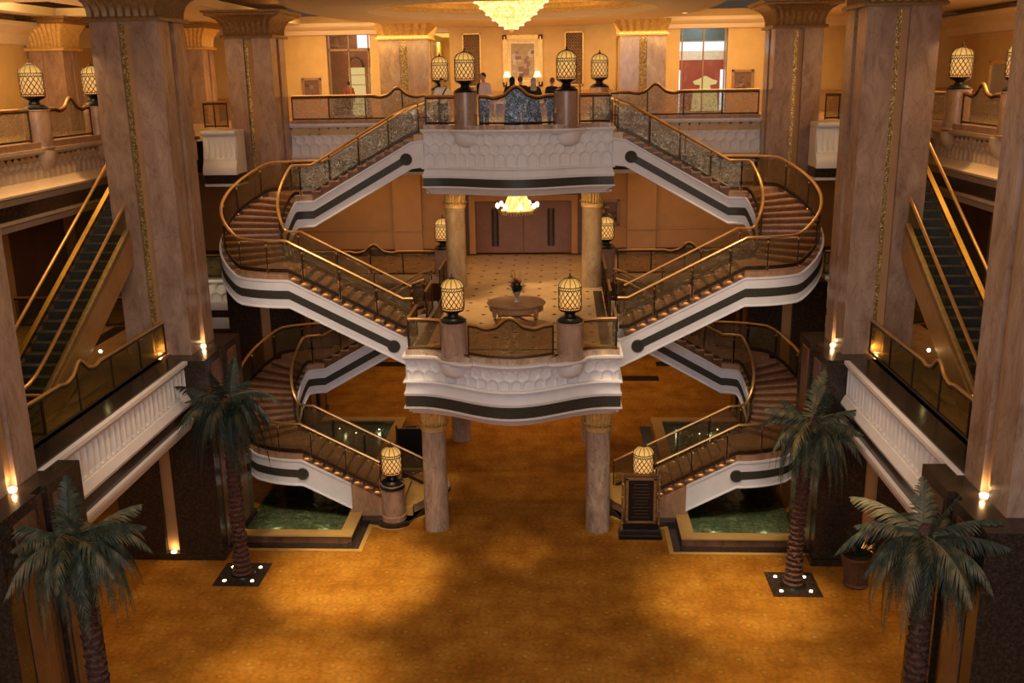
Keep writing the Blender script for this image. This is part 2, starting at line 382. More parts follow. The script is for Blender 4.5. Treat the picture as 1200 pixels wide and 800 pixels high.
for s in (-1, 1):
    m.box(*sorted((s * 3.22, s * 3.57)), 34.12, 36.12, 12.3, H2)
    m.box(*sorted((s * 14, s * 24)), 6, 41, 12.2, H2); m.box(*sorted((s * 11.05, s * 14)), 37.75, 41, 12.2, H2 - .01)
    m.box(*sorted((s * 12.75, s * 14)), 34.2, 37.6, 12.2, H2)
struct('floor_upper', m, 'floor_marble')
struct('wall_back_ground', MB().box(-24, 24, 58, 58.4, 0, 6.3), 'wall_brown')
for s, nm in ((-1, 'left'), (1, 'right')):
    struct('wall_%s_ground' % nm, MB().box(*sorted((s * 18, s * 18.4)), 4, 58, 0, 6.2), 'wall_brown')
    struct('wall_%s_middle' % nm, MB().box(*sorted((s * 17, s * 17.4)), 4, 45, 6.5, 12.3), 'wall_brown')
    m = MB()
    for y in (22, 26.5, 31, 35.5): m.box(*sorted((s * 16.9, s * 17.02)), y, y + .6, 6.5, 12.2)
    struct('trim_3' if s < 0 else 'trim_4', m, 'wall_tan')
    struct('wall_%s_upper' % nm, MB().box(*sorted((s * 20, s * 20.4)), 4, 50, H2, 17.5), 'wall_gold')
    struct('trim_5' if s < 0 else 'trim_6', MB().ribbon([(s * 20, 4, 0), (s * 20, 50, 0)] if s < 0 else [(s * 20, 50, 0), (s * 20, 4, 0)], [(0, 15.9), (.12, 15.95), (.2, 16.1), (.25, 16.3), (.5, 16.5), (.8, 16.6), (.8, 16.75), (0, 16.75)]), 'ceil')
# middle level back wall with dado, plinth and pilasters
m = MB().box(-24, -3.0, 45, 45.4, 6.5, 12.3); m.box(2.4, 24, 45, 45.4, 6.5, 12.3); m.box(-3.0, 2.4, 45, 45.4, 9.2, 12.3); m.box(-3, 2.4, 45.6, 45.9, 6.5, 9.3)
struct('wall_back_middle', m, 'wall_tan')
m = MB()
for a, b in ((-24, -6.25), (-4.95, -3.02), (2.42, 4.45), (5.75, 24)): m.box(a, b, 44.93, 45, 6.75, 7.62); m.box(a, b, 44.9, 45, 7.6, 7.68)
for a, b in ((-6.25, -4.95), (4.45, 5.75)): m.box(a, b, 44.75, 45, 6.5, 10.6); m.box(a - .03, b + .03, 44.7, 45, 7.6, 7.66)
for a, b in ((-12.2, -10.9), (10.4, 11.7)): m.box(a, b, 44.75, 45, 6.5, 10.6)
struct('trim_7', m, 'wall_tan')
m = MB()
for a, b in ((-24, -6.25), (-4.95, -3.02), (2.42, 4.45), (5.75, 24)): m.box(a, b, 44.9, 45, 6.5, 6.75)
struct('baseboard_back', m, 'wood_dark')
m = MB().box(-3.0, -2.78, 44.86, 45.1, 6.5, 9.2); m.box(2.2, 2.42, 44.86, 45.1, 6.5, 9.2); m.box(-3.0, 2.42, 44.86, 45.1, 9.2, 9.42)
struct('trim_8', m, 'wood_dark')
m = MB().box(-2.78, -2.5, 44.9, 45.3, 6.5, 9.2); m.box(1.92, 2.2, 44.9, 45.3, 6.5, 9.2); m.box(-2.5, 1.92, 44.9, 45.3, 8.93, 9.2)
struct('trim_9', m, 'wall_tan')
for k, (a, b, hx) in enumerate(((-2.5, -.29, -1.6), (-.29, 1.92, .98))):
    d = struct('door_%d' % (k + 1), MB().box(a + .01, b - .01, 45.2, 45.28, 6.5, 8.93), 'door_wood')
    m = MB()
    for q in (-.11, .11):
        m.tube([(hx + q, 45.2, 6.85), (hx + q, 45.08, 6.88), (hx + q, 45.08, 8.48), (hx + q, 45.2, 8.52)], .028, 8)
    m.box(hx - .17, hx + .17, 45.19, 45.21, 6.8, 8.56)
    m.build('door_handle', 'bronze', d)
# underside of the middle gallery
struct('ceiling_middle', MB().box(-24, 24, 41.3, 45, 10.5, 10.7), 'wall_tan')
# upper back wall: a centre block flanked by corridor mouths, shop windows further out
m = MB(); m.box(-3.95, 4.1, 49.5, 50, H2, 17.4)
m.box(-24, -10.1, 50, 50.4, H2, 17.4); m.box(9.5, 24, 50, 50.4, H2, 17.4)
m.box(-7.95, -5.0, 50, 50.4, H2, 17.4); m.box(5.0, 7.2, 50, 50.4, H2, 17.4)
m.box(-10.1, -7.95, 50, 50.4, 16.75, 17.4); m.box(7.2, 9.5, 50, 50.4, 16.75, 17.4)
m.box(-5.2, -3.9, 55, 55.4, H2, 17); m.box(4.0, 5.2, 55, 55.4, H2, 17); m.box(-5.1, -4.9, 50.4, 55, H2, 17); m.box(4.9, 5.1, 50.4, 55, H2, 17)
struct('wall_back_upper', m, 'wall_gold')
m = MB()
for a, b in ((-24, -10.1), (-7.95, -5.0), (5.0, 7.2), (9.5, 24)): m.box(a, b, 49.9, 50, H2, 13.5); m.box(a, b, 49.86, 50, 13.5, 13.6)
m.box(-3.95, 4.1, 49.4, 49.5, H2, 13.75)
struct('trim_10', m, 'wall_tan')
struct('trim_11', MB().ribbon([(-24, 50, 0), (24, 50, 0)], [(0, 16.5), (.15, 16.52), (.2, 16.62), (.2, 16.72), (.35, 16.76), (.5, 16.9), (.5, 17.05), (0, 17.05)]), 'ceil')
struct('ceiling_corridor', MB().box(-5.2, -3.8, 50.2, 55, 16.5, 16.6).box(3.9, 5.2, 50.2, 55, 16.5, 16.6), 'glow_cove')
# ceilings
struct('ceiling', MB().box(-24, 24, 2, 52, 17.9, 18.1), 'ceil')
def ellipse(cx, cy, a, b, n=72): return [(cx + a * cos(2 * pi * i / n), cy + b * sin(2 * pi * i / n)) for i in range(n)]
def ring_slab(m, outer, inner, z0, z1):
    n = len(outer); vs = [(x, y, z) for z in (z0, z1) for x, y in outer] + [(x, y, z) for z in (z0, z1) for x, y in inner]
    fs = []
    for i in range(n):
        j = (i + 1) % n
        fs += [(i, j, n + j, n + i), (2 * n + i, 3 * n + i, 3 * n + j, 2 * n + j), (i, 2 * n + i, 2 * n + j, j), (n + i, n + j, 3 * n + j, 3 * n + i)]
    return m.add(vs, fs)
DC = (-.28, 37.6)
E_out = ellipse(-.35, 36.4, 7.35, 13.6); D_in = ellipse(*DC, 5.25, 5.0)
struct('ceiling_soffit', ring_slab(MB(), E_out, D_in, 16.72, 17.0), 'ceil')
m = MB()
for a, z0, z1 in ((5.35, 16.95, 17.08), (4.8, 17.05, 17.2), (4.2, 17.2, 17.34), (3.5, 17.32, 17.5)):
    ring_slab(m, ellipse(*DC, a, a * .955), ellipse(*DC, a - .55, (a - .55) * .955), z0, z1)
struct('ceiling_dome_rings', m, 'gilt')
struct('ceiling_dome', MB().prism(ellipse(*DC, 5.4, 5.15), 17.55, 17.6), 'glow_cove')
m = MB()
for s in (-1, 1): m.box(*sorted((s * 7.3, s * 11.0)), 40.5, 48.5, 17.86, 17.9); m.box(*sorted((s * 15.2, s * 18.5)), 26, 30, 17.86, 17.9); m.box(*sorted((s * 15.2, s * 18.5)), 33, 40, 17.86, 17.9)
struct('ceiling_coffer_light', m, 'glow_cove')
m = MB()                                                       # lowered side ceilings with a step
for s in (-1, 1):
    m.box(*sorted((s * 11.2, s * 15.2)), 8, 50, 17.0, 17.3); m.box(*sorted((s * 18.5, s * 20)), 8, 50, 17.0, 17.3)
    for y in (8, 24.5, 30, 40): m.box(*sorted((s * 15.2, s * 18.5)), y, y + (16 if y == 8 else 3 if y == 30 else 1.5 if y < 30 else 10), 17.0, 17.3)
struct('ceiling_side', m, 'ceil')
def downlight(x, y, z, lab):
    t = thing('downlight', lab, 'light', (x, y, z))
    MB().lathe(x, y, [(.13, -.012), (.16, -.012), (.16, .02), (.13, .02)], 20, z, cap=False).build('trim_ring', 'gilt', t)
    MB().lathe(x, y, [(.13, -.002), (.13, .02)], 20, z).build('lamp_face', 'glow_down', t)
for x, y, lab in ((6.3, 40.6, 'round recessed downlight in the ceiling above the shop with red panels'), (-9.2, 47.2, 'tiny recessed downlight in the ceiling over the dark framed picture beside the warm shop'), (8.4, 46.6, 'tiny recessed downlight in front of the white shop window'), (-16.6, 46.4, 'recessed downlight over the gallery with small table lamps'), (-18.6, 45.2, 'recessed downlight by the far side wall with the framed picture')):
    downlight(x, y, 17.85 if abs(x) > 7.5 else 16.71, lab)

# ------------------------------------------------------------------ relief panels
def resample(pts, ds):
    out = [pts[0]]; acc = 0.
    L = [0.]
    for a, b in zip(pts, pts[1:]): L.append(L[-1] + hypot(b[0] - a[0], b[1] - a[1]))
    n = max(2, int(L[-1] / ds)); res = []; k = 0
    for i in range(n + 1):
        d = L[-1] * i / n
        while k < len(L) - 2 and L[k + 1] < d: k += 1
        t = (d - L[k]) / max(1e-9, L[k + 1] - L[k])
        res.append((pts[k][0] + (pts[k + 1][0] - pts[k][0]) * t, pts[k][1] + (pts[k + 1][1] - pts[k][1]) * t))
    return res, L[-1]
def relief(m, pts, z0, z1, w=.36, ds=.03, depth=.06, off=0., slope=0., flutes=False):
    P, L = resample(pts, ds); nz = max(8, int((z1 - z0) / ds)); n = len(P); vs = []
    cells = max(1, round(L / w)); w = L / cells; R = w * .46
    for i, p in enumerate(P):
        a = P[max(i - 1, 0)]; b = P[min(i + 1, n - 1)]; tx, ty = b[0] - a[0], b[1] - a[1]; l = hypot(tx, ty) or 1; nx, ny = ty / l, -tx / l
        u = L * i / (n - 1)
        for j in range(nz + 1):
            h = j / nz; z = z0 + (z1 - z0) * h; v = (z1 - z) ; d = 0.
            if flutes:
                q = (u % w) / w - .5; d = -depth * max(0., 1 - (q / .42) ** 2) ** .5 if .06 < h < .94 else 0.
            else:
                rows = max(2, int((z1 - z0) / (w * .84)))
                for row in range(rows):
                    cz = z1 - w * .55 - row * w * .84; uu = (u + (row % 2) * w / 2) % w - w / 2
                    r = hypot(uu, z - cz) if (z > cz or row < rows - 1) else abs(uu)
                    e = min(1., max(0., (R - r) / (R * .22))); d = min(d, -depth * e * e * (3 - 2 * e))
            o = off + d + slope * (1 - h) ** 2
            vs.append((p[0] + nx * o, p[1] + ny * o, z))
    fs = [(i * (nz + 1) + j, (i + 1) * (nz + 1) + j, (i + 1) * (nz + 1) + j + 1, i * (nz + 1) + j + 1) for i in range(n - 1) for j in range(nz)]
    return m.add(vs, fs)

def bow(x, y0, d, w=2.9): return y0 - (d * (.5 + .5 * cos(pi * x / w)) if abs(x) < w else 0.)
def balcony(name, label, y0, d, cz, zs, zb, ztop_curb):
    """bowed balcony front. cz cornice top, zs foot of the scallops, zb (band top, band bottom), bottom = zb[1]-.3"""
    t = thing(name, label, 'balcony', (0, y0, cz - 1.5))
    xs = [-3.22 + 6.44 * i / 60 for i in range(61)]
    line = [(x, bow(x, y0, d)) for x in xs]
    p3 = [(x, y, 0.) for x, y in line]
    m = relief(MB(), line, zs, cz - .13, .37, .024, .05, -.03)
    m.add([(line[0][0], y0 - .04, zs), (line[0][0], y0 + 1.6, zs), (line[0][0], y0 + 1.6, cz), (line[0][0], y0 - .04, cz)], [(0, 1, 2, 3)])
    m.add([(line[-1][0], y0 - .04, zs), (line[-1][0], y0 + 1.6, zs), (line[-1][0], y0 + 1.6, cz), (line[-1][0], y0 - .04, cz)], [(0, 1, 2, 3)])
    m.build('scalloped_front', 'plaster', t, smooth=50)
    ends = lambda P: [(P[0][0], P[0][1] + 1.6, 0.)] + P + [(P[-1][0], P[-1][1] + 1.6, 0.)]
    m = MB()                                                 # cornice swelling round the two pedestals
    lc = []
    for x in [-3.22 + 6.44 * i / 120 for i in range(121)]:
        y = bow(x, y0, d); e = 0
        for px in (-1.68, 1.68):
            q = abs(x - px)
            if q < .55: e = max(e, sqrt(max(0, .55 ** 2 - q * q)) * .55)
        lc.append((x, y - e, 0.))
    m.ribbon(ends(lc), [(-.12, cz - .16), (.02, cz - .15), (.06, cz - .08), (.10, cz - .06), (.10, cz), (-.12, cz)])
    m.build('cornice', 'plaster', t)
    m = MB(); m.ribbon(ends(p3), [(-.1, zs - .03), (.09, zs - .03), (.10, zs), (.06, zs + .05), (-.1, zs + .05)])
    m.ribbon(ends(p3), [(-.2, zb[0]), (.06, zb[0]), (.08, zb[0] + .08), (.03, zb[0] + .18), (0., zs - .03), (-.2, zs - .03)])
    m.ribbon(ends(p3), [(-.3, zb[1] - .30), (-.22, zb[1] - .30), (-.16, zb[1] - .22), (-.04, zb[1] - .12), (.02, zb[1] - .06), (.09, zb[1] - .05), (.09, zb[1]), (-.3, zb[1])])
    m.build('moulding', 'plaster', t)
    MB().ribbon(ends(p3), [(-.15, zb[1]), (.045, zb[1]), (.045, zb[0]), (-.15, zb[0])]).build('greek_key_band', 'band', t)
    for px in (-1.68, 1.68):
        m = MB(); m.lathe(px, bow(px, y0, d) + .18, [(.02, cz - .62), (.18, cz - .60), (.34, cz - .52), (.44, cz - .38), (.47, cz - .14), (.4, cz - .1)], 28)
        m.build('corbel', 'plaster', t)
    m = MB(); m.ribbon([(p[0], p[1] + .05, 0) for p in lc], [(-.34, cz), (0., cz), (0., ztop_curb), (-.34, ztop_curb)]); m.build('marble_curb', 'marble_round', t)
    MB().prism([(x, y + .3) for x, y in line] + [(3.22, y0 + 4.0), (-3.22, y0 + 4.0)], zb[1] - .28, zb[1] - .2).build('underside', 'plaster', t)
    return t
balcony('balcony', 'white scalloped bow-fronted middle balcony with black key band, above the carpet', 28.3, 1.12, 6.34, 5.52, (5.08, 4.73), 6.5)
balcony('balcony', 'white bow-fronted top balcony with black band, where the highest flights meet', 34., .9, 12.72, 11.42, (11.08, 10.80), 12.86)

# ------------------------------------------------------------------ square columns
def groove_poly(x0, x1, y0, y1, gw=.36, gd=.13):
    cx, cy = (x0 + x1) / 2, (y0 + y1) / 2; h = gw / 2
    return [(x0, y0), (cx - h, y0), (cx - h, y0 + gd), (cx + h, y0 + gd), (cx + h, y0), (x1, y0), (x1, cy - h), (x1 - gd, cy - h), (x1 - gd, cy + h), (x1, cy + h),
            (x1, y1), (cx + h, y1), (cx + h, y1 - gd), (cx - h, y1 - gd), (cx - h, y1), (x0, y1), (x0, cy + h), (x0 + gd, cy + h), (x0 + gd, cy - h), (x0, cy - h)]
def square_loft(m, cx, cy, hx, hy, prof, flute=0., nf=9):
    per = 4 * nf * 2; vs = []
    for e, z, fl in prof:
        for side in range(4):
            for k in range(nf * 2):
                u = k / (nf * 2) * 2 - 1; b = -fl * flute * (1 if k % 2 else 0)
                ax, ay = hx + e + b, hy + e + b; X, Y = hx + e, hy + e
                q = {0: (u * X, -ay), 1: (ax, u * Y), 2: (-u * X, ay), 3: (-ax, -u * Y)}[side]
                vs.append((cx + q[0], cy + q[1], z))
    fs = [(i * per + j, i * per + (j + 1) % per, (i + 1) * per + (j + 1) % per, (i + 1) * per + j) for i in range(len(prof) - 1) for j in range(per)]
    fs += [tuple(range(per))[::-1], tuple(range((len(prof) - 1) * per, len(prof) * per))]
    return m.add(vs, fs)
def capital(parent, cx, cy, hx, hy, z, top, flare=.55, mat='gilt_dark'):
    m = MB(); h = top - z
    square_loft(m, cx, cy, hx, hy, [(.0, z - .02, 0), (.12, z - .02, 0), (.14, z + .05, 0), (.10, z + .10, 0)])
    square_loft(m, cx, cy, hx, hy, [(.02, z + .08, 1), (.03, z + .3 * h, 1), (.08, z + .48 * h, 1), (.2, z + .66 * h, 1), (flare * .8, z + .8 * h, 1)], .07)
    m.build('capital', mat, parent)
    m = MB(); square_loft(m, cx, cy, hx, hy, [(flare * .8, z + .78 * h, 0), (flare, z + .82 * h, 0), (flare, z + .9 * h, 0), (flare + .08, z + .93 * h, 0), (flare + .08, top, 0)])
    m.build('abacus', 'gilt_dark', parent)
def uplight(parent, x, y, z, nx, ny, e=6.):
    MB().lathe(x, y, [(.075, 0), (.085, .03), (.06, .05)], 14, z).build('uplight', 'glow_up', parent)
    ld = bpy.data.lights.new('uplight_beam', 'POINT'); ld.energy = e; ld.color = (1., .62, .25); ld.shadow_soft_size = .04
    lo = bpy.data.objects.new('uplight_beam', ld); COL.objects.link(lo); lo.location = (x + nx * .02, y + ny * .02, z + .16)
def big_column(s, y0, label, w=1.95, x0=9.65, lower=True, glow=True, top=17.0, ring=16.08, pan=True):
    xa, xb = sorted((s * x0, s * (x0 + w))); y1 = y0 + 1.95; cx, cy = (xa + xb) / 2, (y0 + y1) / 2
    t = thing('square_column', label, 'column', (cx, cy, 0))
    MB().prism(groove_poly(xa, xb, y0, y1), 6.45, ring).build('marble_shaft', 'marble_pink', t, smooth=0)
    m = MB(); g = .13
    m.box(cx - .17, cx - .03, y0 + g - .03, y0 + g + .03, 6.6, ring - .1)
    inner = xa if s > 0 else xb; sg = -1 if s > 0 else 1
    m.build('mosaic_strip', 'mosaic', t); m = MB()
    m.box(*sorted((inner - sg * (g - .02), inner - sg * (g + .02))), cy - .17, cy + .17, 6.6, ring - .1)
    m.build('recess_panel', 'wall_tan', t)
    MB().box(cx - .03, cx + .17, y0 + g - .02, y0 + g + .02, 6.6, ring - .1).build('recess_panel', 'wall_tan', t)
    capital(t, cx, cy, w / 2, .975, ring, top)
    if lower:
        X0, X1 = sorted((s * (x0 - .6), s * (x0 + w + .6))); Y0, Y1 = y0 - .65, y1 + .65
        MB().prism(groove_poly(X0, X1, Y0, Y1, .42, .15), .0, 6.45).build('granite_base', 'granite', t, smooth=0)
        MB().prism([(X0 - .06, Y0 - .06), (X1 + .06, Y0 - .06), (X1 + .06, Y1 + .06), (X0 - .06, Y1 + .06)], 0, .22).build('plinth', 'granite', t)
        I = X0 if s > 0 else X1; m = MB()
        for ya, yb in ((Y0 + .5, Y0 + 1.25), (Y1 - 1.25, Y1 - .5)):
            m.box(*sorted((I - sg * .02, I + sg * .03)), ya, yb, .25, 6.2)
        m.box(*sorted((I - sg * .13, I - sg * .17)), cy - .2, cy + .2, .25, 6.3)
        m.build('side_panel', 'brown_marble', t)
        MB().box(cx - .2, cx + .2, Y0 + .13, Y0 + .17, .25, 6.3).build('front_strip', 'wall_tan', t)
        if glow:
            uplight(t, cx, Y0 + .02, .22, 0, -1, 5.)
            uplight(t, I + sg * .0, cy - .0, .22, sg, 0, 3.)
    if glow:
        uplight(t, cx, y0 - .0, 6.45, 0, -1, 7.)
        uplight(t, inner + sg * .0, cy, 6.45, sg, 0, 7.)
    return t
big_column(-1, 28., 'tall rose marble column on black granite, between the left parapet and the left stairs')
big_column(1, 28., 'tall rose marble column on black granite, between the right parapet and the right stairs')
big_column(-1, 17., 'nearest square column at the left edge, half out of the picture', pan=False)
big_column(1, 17., 'nearest square column at the right edge, half out of the picture', pan=False)
big_column(-1, 39., 'square rose marble column behind the left curved stairs, gilded capital in full view', w=1.8, x0=9.7, glow=False, ring=16.02)
big_column(1, 39., 'square rose marble column behind the right curved stairs, gilded capital in full view', w=1.8, x0=9.5, glow=False, ring=16.02)
# slimmer columns on the upper side galleries and against the back wall
def gallery_column(x, y, w, label, z0=H2, ring=15.7, top=17.0):
    t = thing('gallery_column', label, 'column', (x, y, z0))
    h = w / 2
    MB().prism(groove_poly(x - h, x + h, y - h, y + h, .3, .06), z0, ring).build('marble_shaft', 'marble_pink', t, smooth=0)
    capital(t, x, y, h, h, ring, top, .4, 'gilt')
gallery_column(-19.2, 40.8, 1.4, 'warm lit column on the left upper gallery behind the nearest lantern', ring=15.72)
gallery_column(-15.6, 46.6, 1.5, 'slim warm lit column seen between the two rose columns on the left', ring=15.85)
gallery_column(15.6, 46.6, 1.5, 'slim warm lit column mostly hidden behind the tall right rose column', ring=15.85)
for s, xa, xb, lab in ((-1, -6.6, -4.42, 'flat square pillar with gold mosaic stripe left of the framed artwork'), (1, 4.05, 6.05, 'flat square pillar with gold mosaic stripe right of the framed artwork')):
    cx = (xa + xb) / 2; t = thing('wall_pillar', lab, 'column', (cx, 45.6, H2)); h = (xb - xa) / 2
    MB().prism(groove_poly(xa, xb, 45, 45 + 2 * h, .34, .05), H2, 16.1).build('marble_shaft', 'marble_gold', t, smooth=0)
    MB().box(cx - .16, cx + .16, 45.03, 45.06, H2, 16.05).build('mosaic_strip', 'mosaic', t)
    m = MB(); square_loft(m, cx, 45 + h, h, h, [(0, 16.05, 0), (.1, 16.06, 0), (.12, 16.12, 0), (.03, 16.16, 0)])
    square_loft(m, cx, 45 + h, h, h, [(.02, 16.14, 1), (.04, 16.3, 1), (.12, 16.5, 1), (.2, 16.75, 1)], .06, 7)
    m.build('capital', 'gilt', t)
# round columns under the balconies
def round_column(x, y, z0, z1, label, r=.4, mat='marble_round'):
    t = thing('round_column', label, 'column', (x, y, z0))
    MB().lathe(x, y, [(r * 1.02, z0), (r * 1.02, z0 + .1), (r, z0 + .14), (r * .97, z1 - .95)], 32).build('shaft', mat, t)
    m = MB(); m.lathe(x, y, [(r * .96, z1 - .98), (r * 1.06, z1 - .95), (r * 1.06, z1 - .84), (r * .98, z1 - .80)], 32)
    n = 44; o = len(m.v); prof = [(r, z1 - .8, 1), (r * 1.03, z1 - .5, 1), (r * 1.12, z1 - .2, 1), (r * 1.28, z1 - .02, .6), (r * 1.28, z1, 0)]
    for rr, z, fl in prof:
        for j in range(n): q = rr - (.035 * fl if j % 2 else 0); m.v.append((x + q * cos(2 * pi * j / n), y + q * sin(2 * pi * j / n), z))
    for i in range(len(prof) - 1):
        for j in range(n): m.f.append((o + i * n + j, o + i * n + (j + 1) % n, o + (i + 1) * n + (j + 1) % n, o + (i + 1) * n + j)); m.m.append(0)
    m.build('gilded_capital', 'gilt', t)
    m = MB()
    for j in range(26): m.ball((x + r * 1.13 * cos(2 * pi * j / 26), y + r * 1.13 * sin(2 * pi * j / 26), z1 - .74), .04, 5)
    m.build('bead_ring', 'brass', t)
round_column(-2.65, 29.75, 0, 4.44, 'left round veined marble column under the front of the middle balcony')
round_column(2.65, 29.75, 0, 4.44, 'right round veined marble column under the front of the middle balcony')
for s, nm in ((-1, 'left'), (1, 'right')):
    round_column(s * 2.65, 38.0, H1, 10.5, '%s round column on the cream floor, behind the lantern on the middle balcony' % nm, mat='marble_gold')
    round_column(s * 2.65, 38.0, 0, 6.1, '%s round column standing on the carpet deep below the middle balcony' % nm)
# ------------------------------------------------------------------ curved staircases (built for the right side, mirrored for the left)
XS, XC, CY, TR = 3.57, 7.2, 33.22, .33
RO, RI = 2.92, .88
A0, A1 = radians(46), pi - radians(42)
DA = (A1 - A0) / 11
def nose_front(x, z0): return z0 + RISE * (1 + (x - XS) / TR)
def nose_arc(a, z0): return z0 + RISE * (12 + 12 * min(1, max(0, (a - A0 + DA) / (A1 - A0 + DA))))
def nose_back(x, z0): return z0 + RISE * min(36, 24 + 12 * (XC - x) / (XC - 3.57))
def stair_path(R, z0, xstart=XS, xend=3.57, back=True):
    yF, yB = CY - R, CY + R; P = []
    for k in range(9): x = xstart + (XC - xstart) * k / 9; P.append((x, yF, nose_front(x, z0)))
    n = 36
    for k in range(n + 1): a = pi * k / n; P.append((XC + R * sin(a), CY - R * cos(a), nose_arc(a, z0)))
    if back:
        for k in range(1, 10): x = XC + (xend - XC) * k / 9; P.append((x, yB, nose_back(x, z0)))
    return P
def nrm(P):
    out = []
    for i in range(len(P)):
        a, b = P[max(i - 1, 0)], P[min(i + 1, len(P) - 1)]; tx, ty = b[0] - a[0], b[1] - a[1]; l = hypot(tx, ty) or 1; out.append((ty / l, -tx / l))
    return out
def railing(t, mir, path, side, glassmat='glass', first=True, last=True, zbump=1.05, gap=1.15):
    """path = nosing line; handrail, shoe, posts and panes between them"""
    L = [0.]
    for a, b in zip(path, path[1:]): L.append(L[-1] + hypot(b[0] - a[0], b[1] - a[1]))
    def at(d):
        k = 0
        while k < len(L) - 2 and L[k + 1] < d: k += 1
        u = (d - L[k]) / max(1e-9, L[k + 1] - L[k]); a, b = path[k], path[k + 1]
        return tuple(a[i] + (b[i] - a[i]) * u for i in range(3))
    H = MB().tube([(x, y, z + zbump) for x, y, z in path], .055, 8, .8).build('handrail', 'brass_rail', t, mirror=mir)
    n = max(1, round(L[-1] / gap)); D = [L[-1] * i / n for i in range(n + 1)]
    for i, d in enumerate(D):
        x, y, z = at(d); m = MB(); m.tube([(x, y, z - .06), (x, y, z + zbump - .02)], .024, 6)
        m.build('post', 'bronze', H, mirror=mir)
        m = MB(); m.lathe(x, y, [(.03, 0), (.045, .02), (.045, .06), (.03, .08)], 8, z + zbump - .2); m.build('brass_collar', 'brass', H, mirror=mir); MB().lathe(x, y, [(.05, 0), (.05, .03), (.03, .05)], 8, z - .04).build('brass_foot', 'brass', H, mirror=mir)
    for a, b in zip(D, D[1:]):
        k = max(2, int((b - a) / .16)); q = [at(a + .05 + (b - a - .1) * i / k) for i in range(k + 1)]
        vs = [(x, y, z + .17) for x, y, z in q] + [(x, y, z + zbump - .1) for x, y, z in q]
        MB().add(vs, [(i, i + 1, k + 2 + i, k + 1 + i) for i in range(k)]).build('glass_panel', glassmat, H, mirror=mir, recalc=False)
        MB().ribbon([(x, y, z) for x, y, z in q], [(-.025, .04), (.025, .04), (.025, .16), (-.025, .16)]).build('glazing_channel', 'bronze', H, mirror=mir)
    return H
def staircase(s, z0, lower, label):
    mir = s < 0
    t = thing('curved_staircase', label, 'staircase', (s * XC, CY, z0))
    yo, yi = CY - RO, CY - RI
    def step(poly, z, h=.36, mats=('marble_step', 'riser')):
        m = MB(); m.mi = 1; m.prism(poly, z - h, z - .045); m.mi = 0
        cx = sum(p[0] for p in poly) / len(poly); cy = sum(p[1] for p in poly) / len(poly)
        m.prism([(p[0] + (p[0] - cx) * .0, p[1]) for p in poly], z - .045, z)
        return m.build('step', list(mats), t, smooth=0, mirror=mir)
    nos = .03
    for i in range(11):
        x0, x1 = XS + i * TR, XS + (i + 1) * TR; z = z0 + (i + 1) * RISE
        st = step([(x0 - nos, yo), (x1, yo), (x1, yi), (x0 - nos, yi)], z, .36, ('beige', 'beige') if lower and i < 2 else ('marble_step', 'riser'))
    def sect(a, b, n, ao=0.):
        return [(XC + RO * sin(a + (b - a) * k / n - (ao if k == 0 else 0)), CY - RO * cos(a + (b - a) * k / n - (ao if k == 0 else 0))) for k in range(n + 1)] + \
               [(XC + RI * sin(b + (a - b) * k / n), CY - RI * cos(b + (a - b) * k / n)) for k in range(n + 1)]
    m = MB(); m.prism([(XC - nos, yo)] + sect(0, A0, 6)[:7] + sect(0, A0, 6)[7:] + [(XC - nos, yi)], z0 + 12 * RISE - .36, z0 + 12 * RISE)
    m.build('quarter_landing', 'marble_step', t, smooth=0, mirror=mir)
    for k in range(11):
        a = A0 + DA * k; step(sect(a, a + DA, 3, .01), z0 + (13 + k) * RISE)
    m = MB(); m.prism(sect(A1, pi, 7) , z0 + 24 * RISE - .36, z0 + 24 * RISE); m.build('quarter_landing', 'marble_step', t, smooth=0, mirror=mir)
    yb0, yb1 = CY + RI, CY + RO
    for j in range(11):
        x1, x0 = XC - j * TR, XC - (j + 1) * TR
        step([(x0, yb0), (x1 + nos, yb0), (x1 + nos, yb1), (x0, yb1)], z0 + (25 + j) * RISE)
    # strings: white moulded boards with the black band, on both sides
    cut = 3.4 if not lower else 5.58
    prof = [(-.06, -.18), (.075, -.18), (.075, -.24), (.045, -.27), (.045, -1.03), (.075, -1.06), (.075, -1.10), (-.06, -1.10)]
    po = stair_path(RO, z0, cut, 3.22); pi_ = stair_path(RI, z0, cut, 3.22)
    if not lower: po = [(3.1, po[0][1], po[0][2])] + po; pi_ = [(3.1, pi_[0][1], pi_[0][2])] + pi_
    MB().ribbon(po, prof).build('outer_string', 'plaster', t, mirror=mir)
    flip = [(-a, b) for a, b in prof]
    MB().ribbon(pi_, flip).build('inner_string', 'plaster', t, mirror=mir)
    def band(R, sg, x0, xe):
        P = stair_path(R, z0, x0, xe) if x0 else [q for q in stair_path(R, z0, XC - .01, xe) if q[0] > XC - .02 or q[1] > CY]
        o = .058 * sg
        m = MB().ribbon(P, [(o - .02 * sg, -.80), (o, -.80), (o, -.53), (o - .02 * sg, -.53)])
        for q, y in ((P[0], P[0][1]), (P[-1], P[-1][1])):
            c = MB().lathe(0, 0, [(.205, -.03), (.205, .03), (.17, .045), (.13, .035), (.06, .035)], 24)
            yy = y - .06 * (1 if y < CY else -1) * sg
            m.add([(q[0] + a, yy - (b * (1 if y < CY else -1) * sg), q[2] - .665 + h) for a, h, b in c.v], c.f)
        m.build('greek_key_band', 'band', t, mirror=mir)
    band(RO, 1, 3.9 if not lower else None, 3.85); band(RI, -1, 3.9 if not lower else 6.0, 3.85)
    # sloping soffit between the strings
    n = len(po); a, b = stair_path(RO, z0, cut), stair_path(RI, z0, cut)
    vs = [(x, y, z - 1.02) for x, y, z in a] + [(x, y, z - 1.02) for x, y, z in b]; k = len(a)
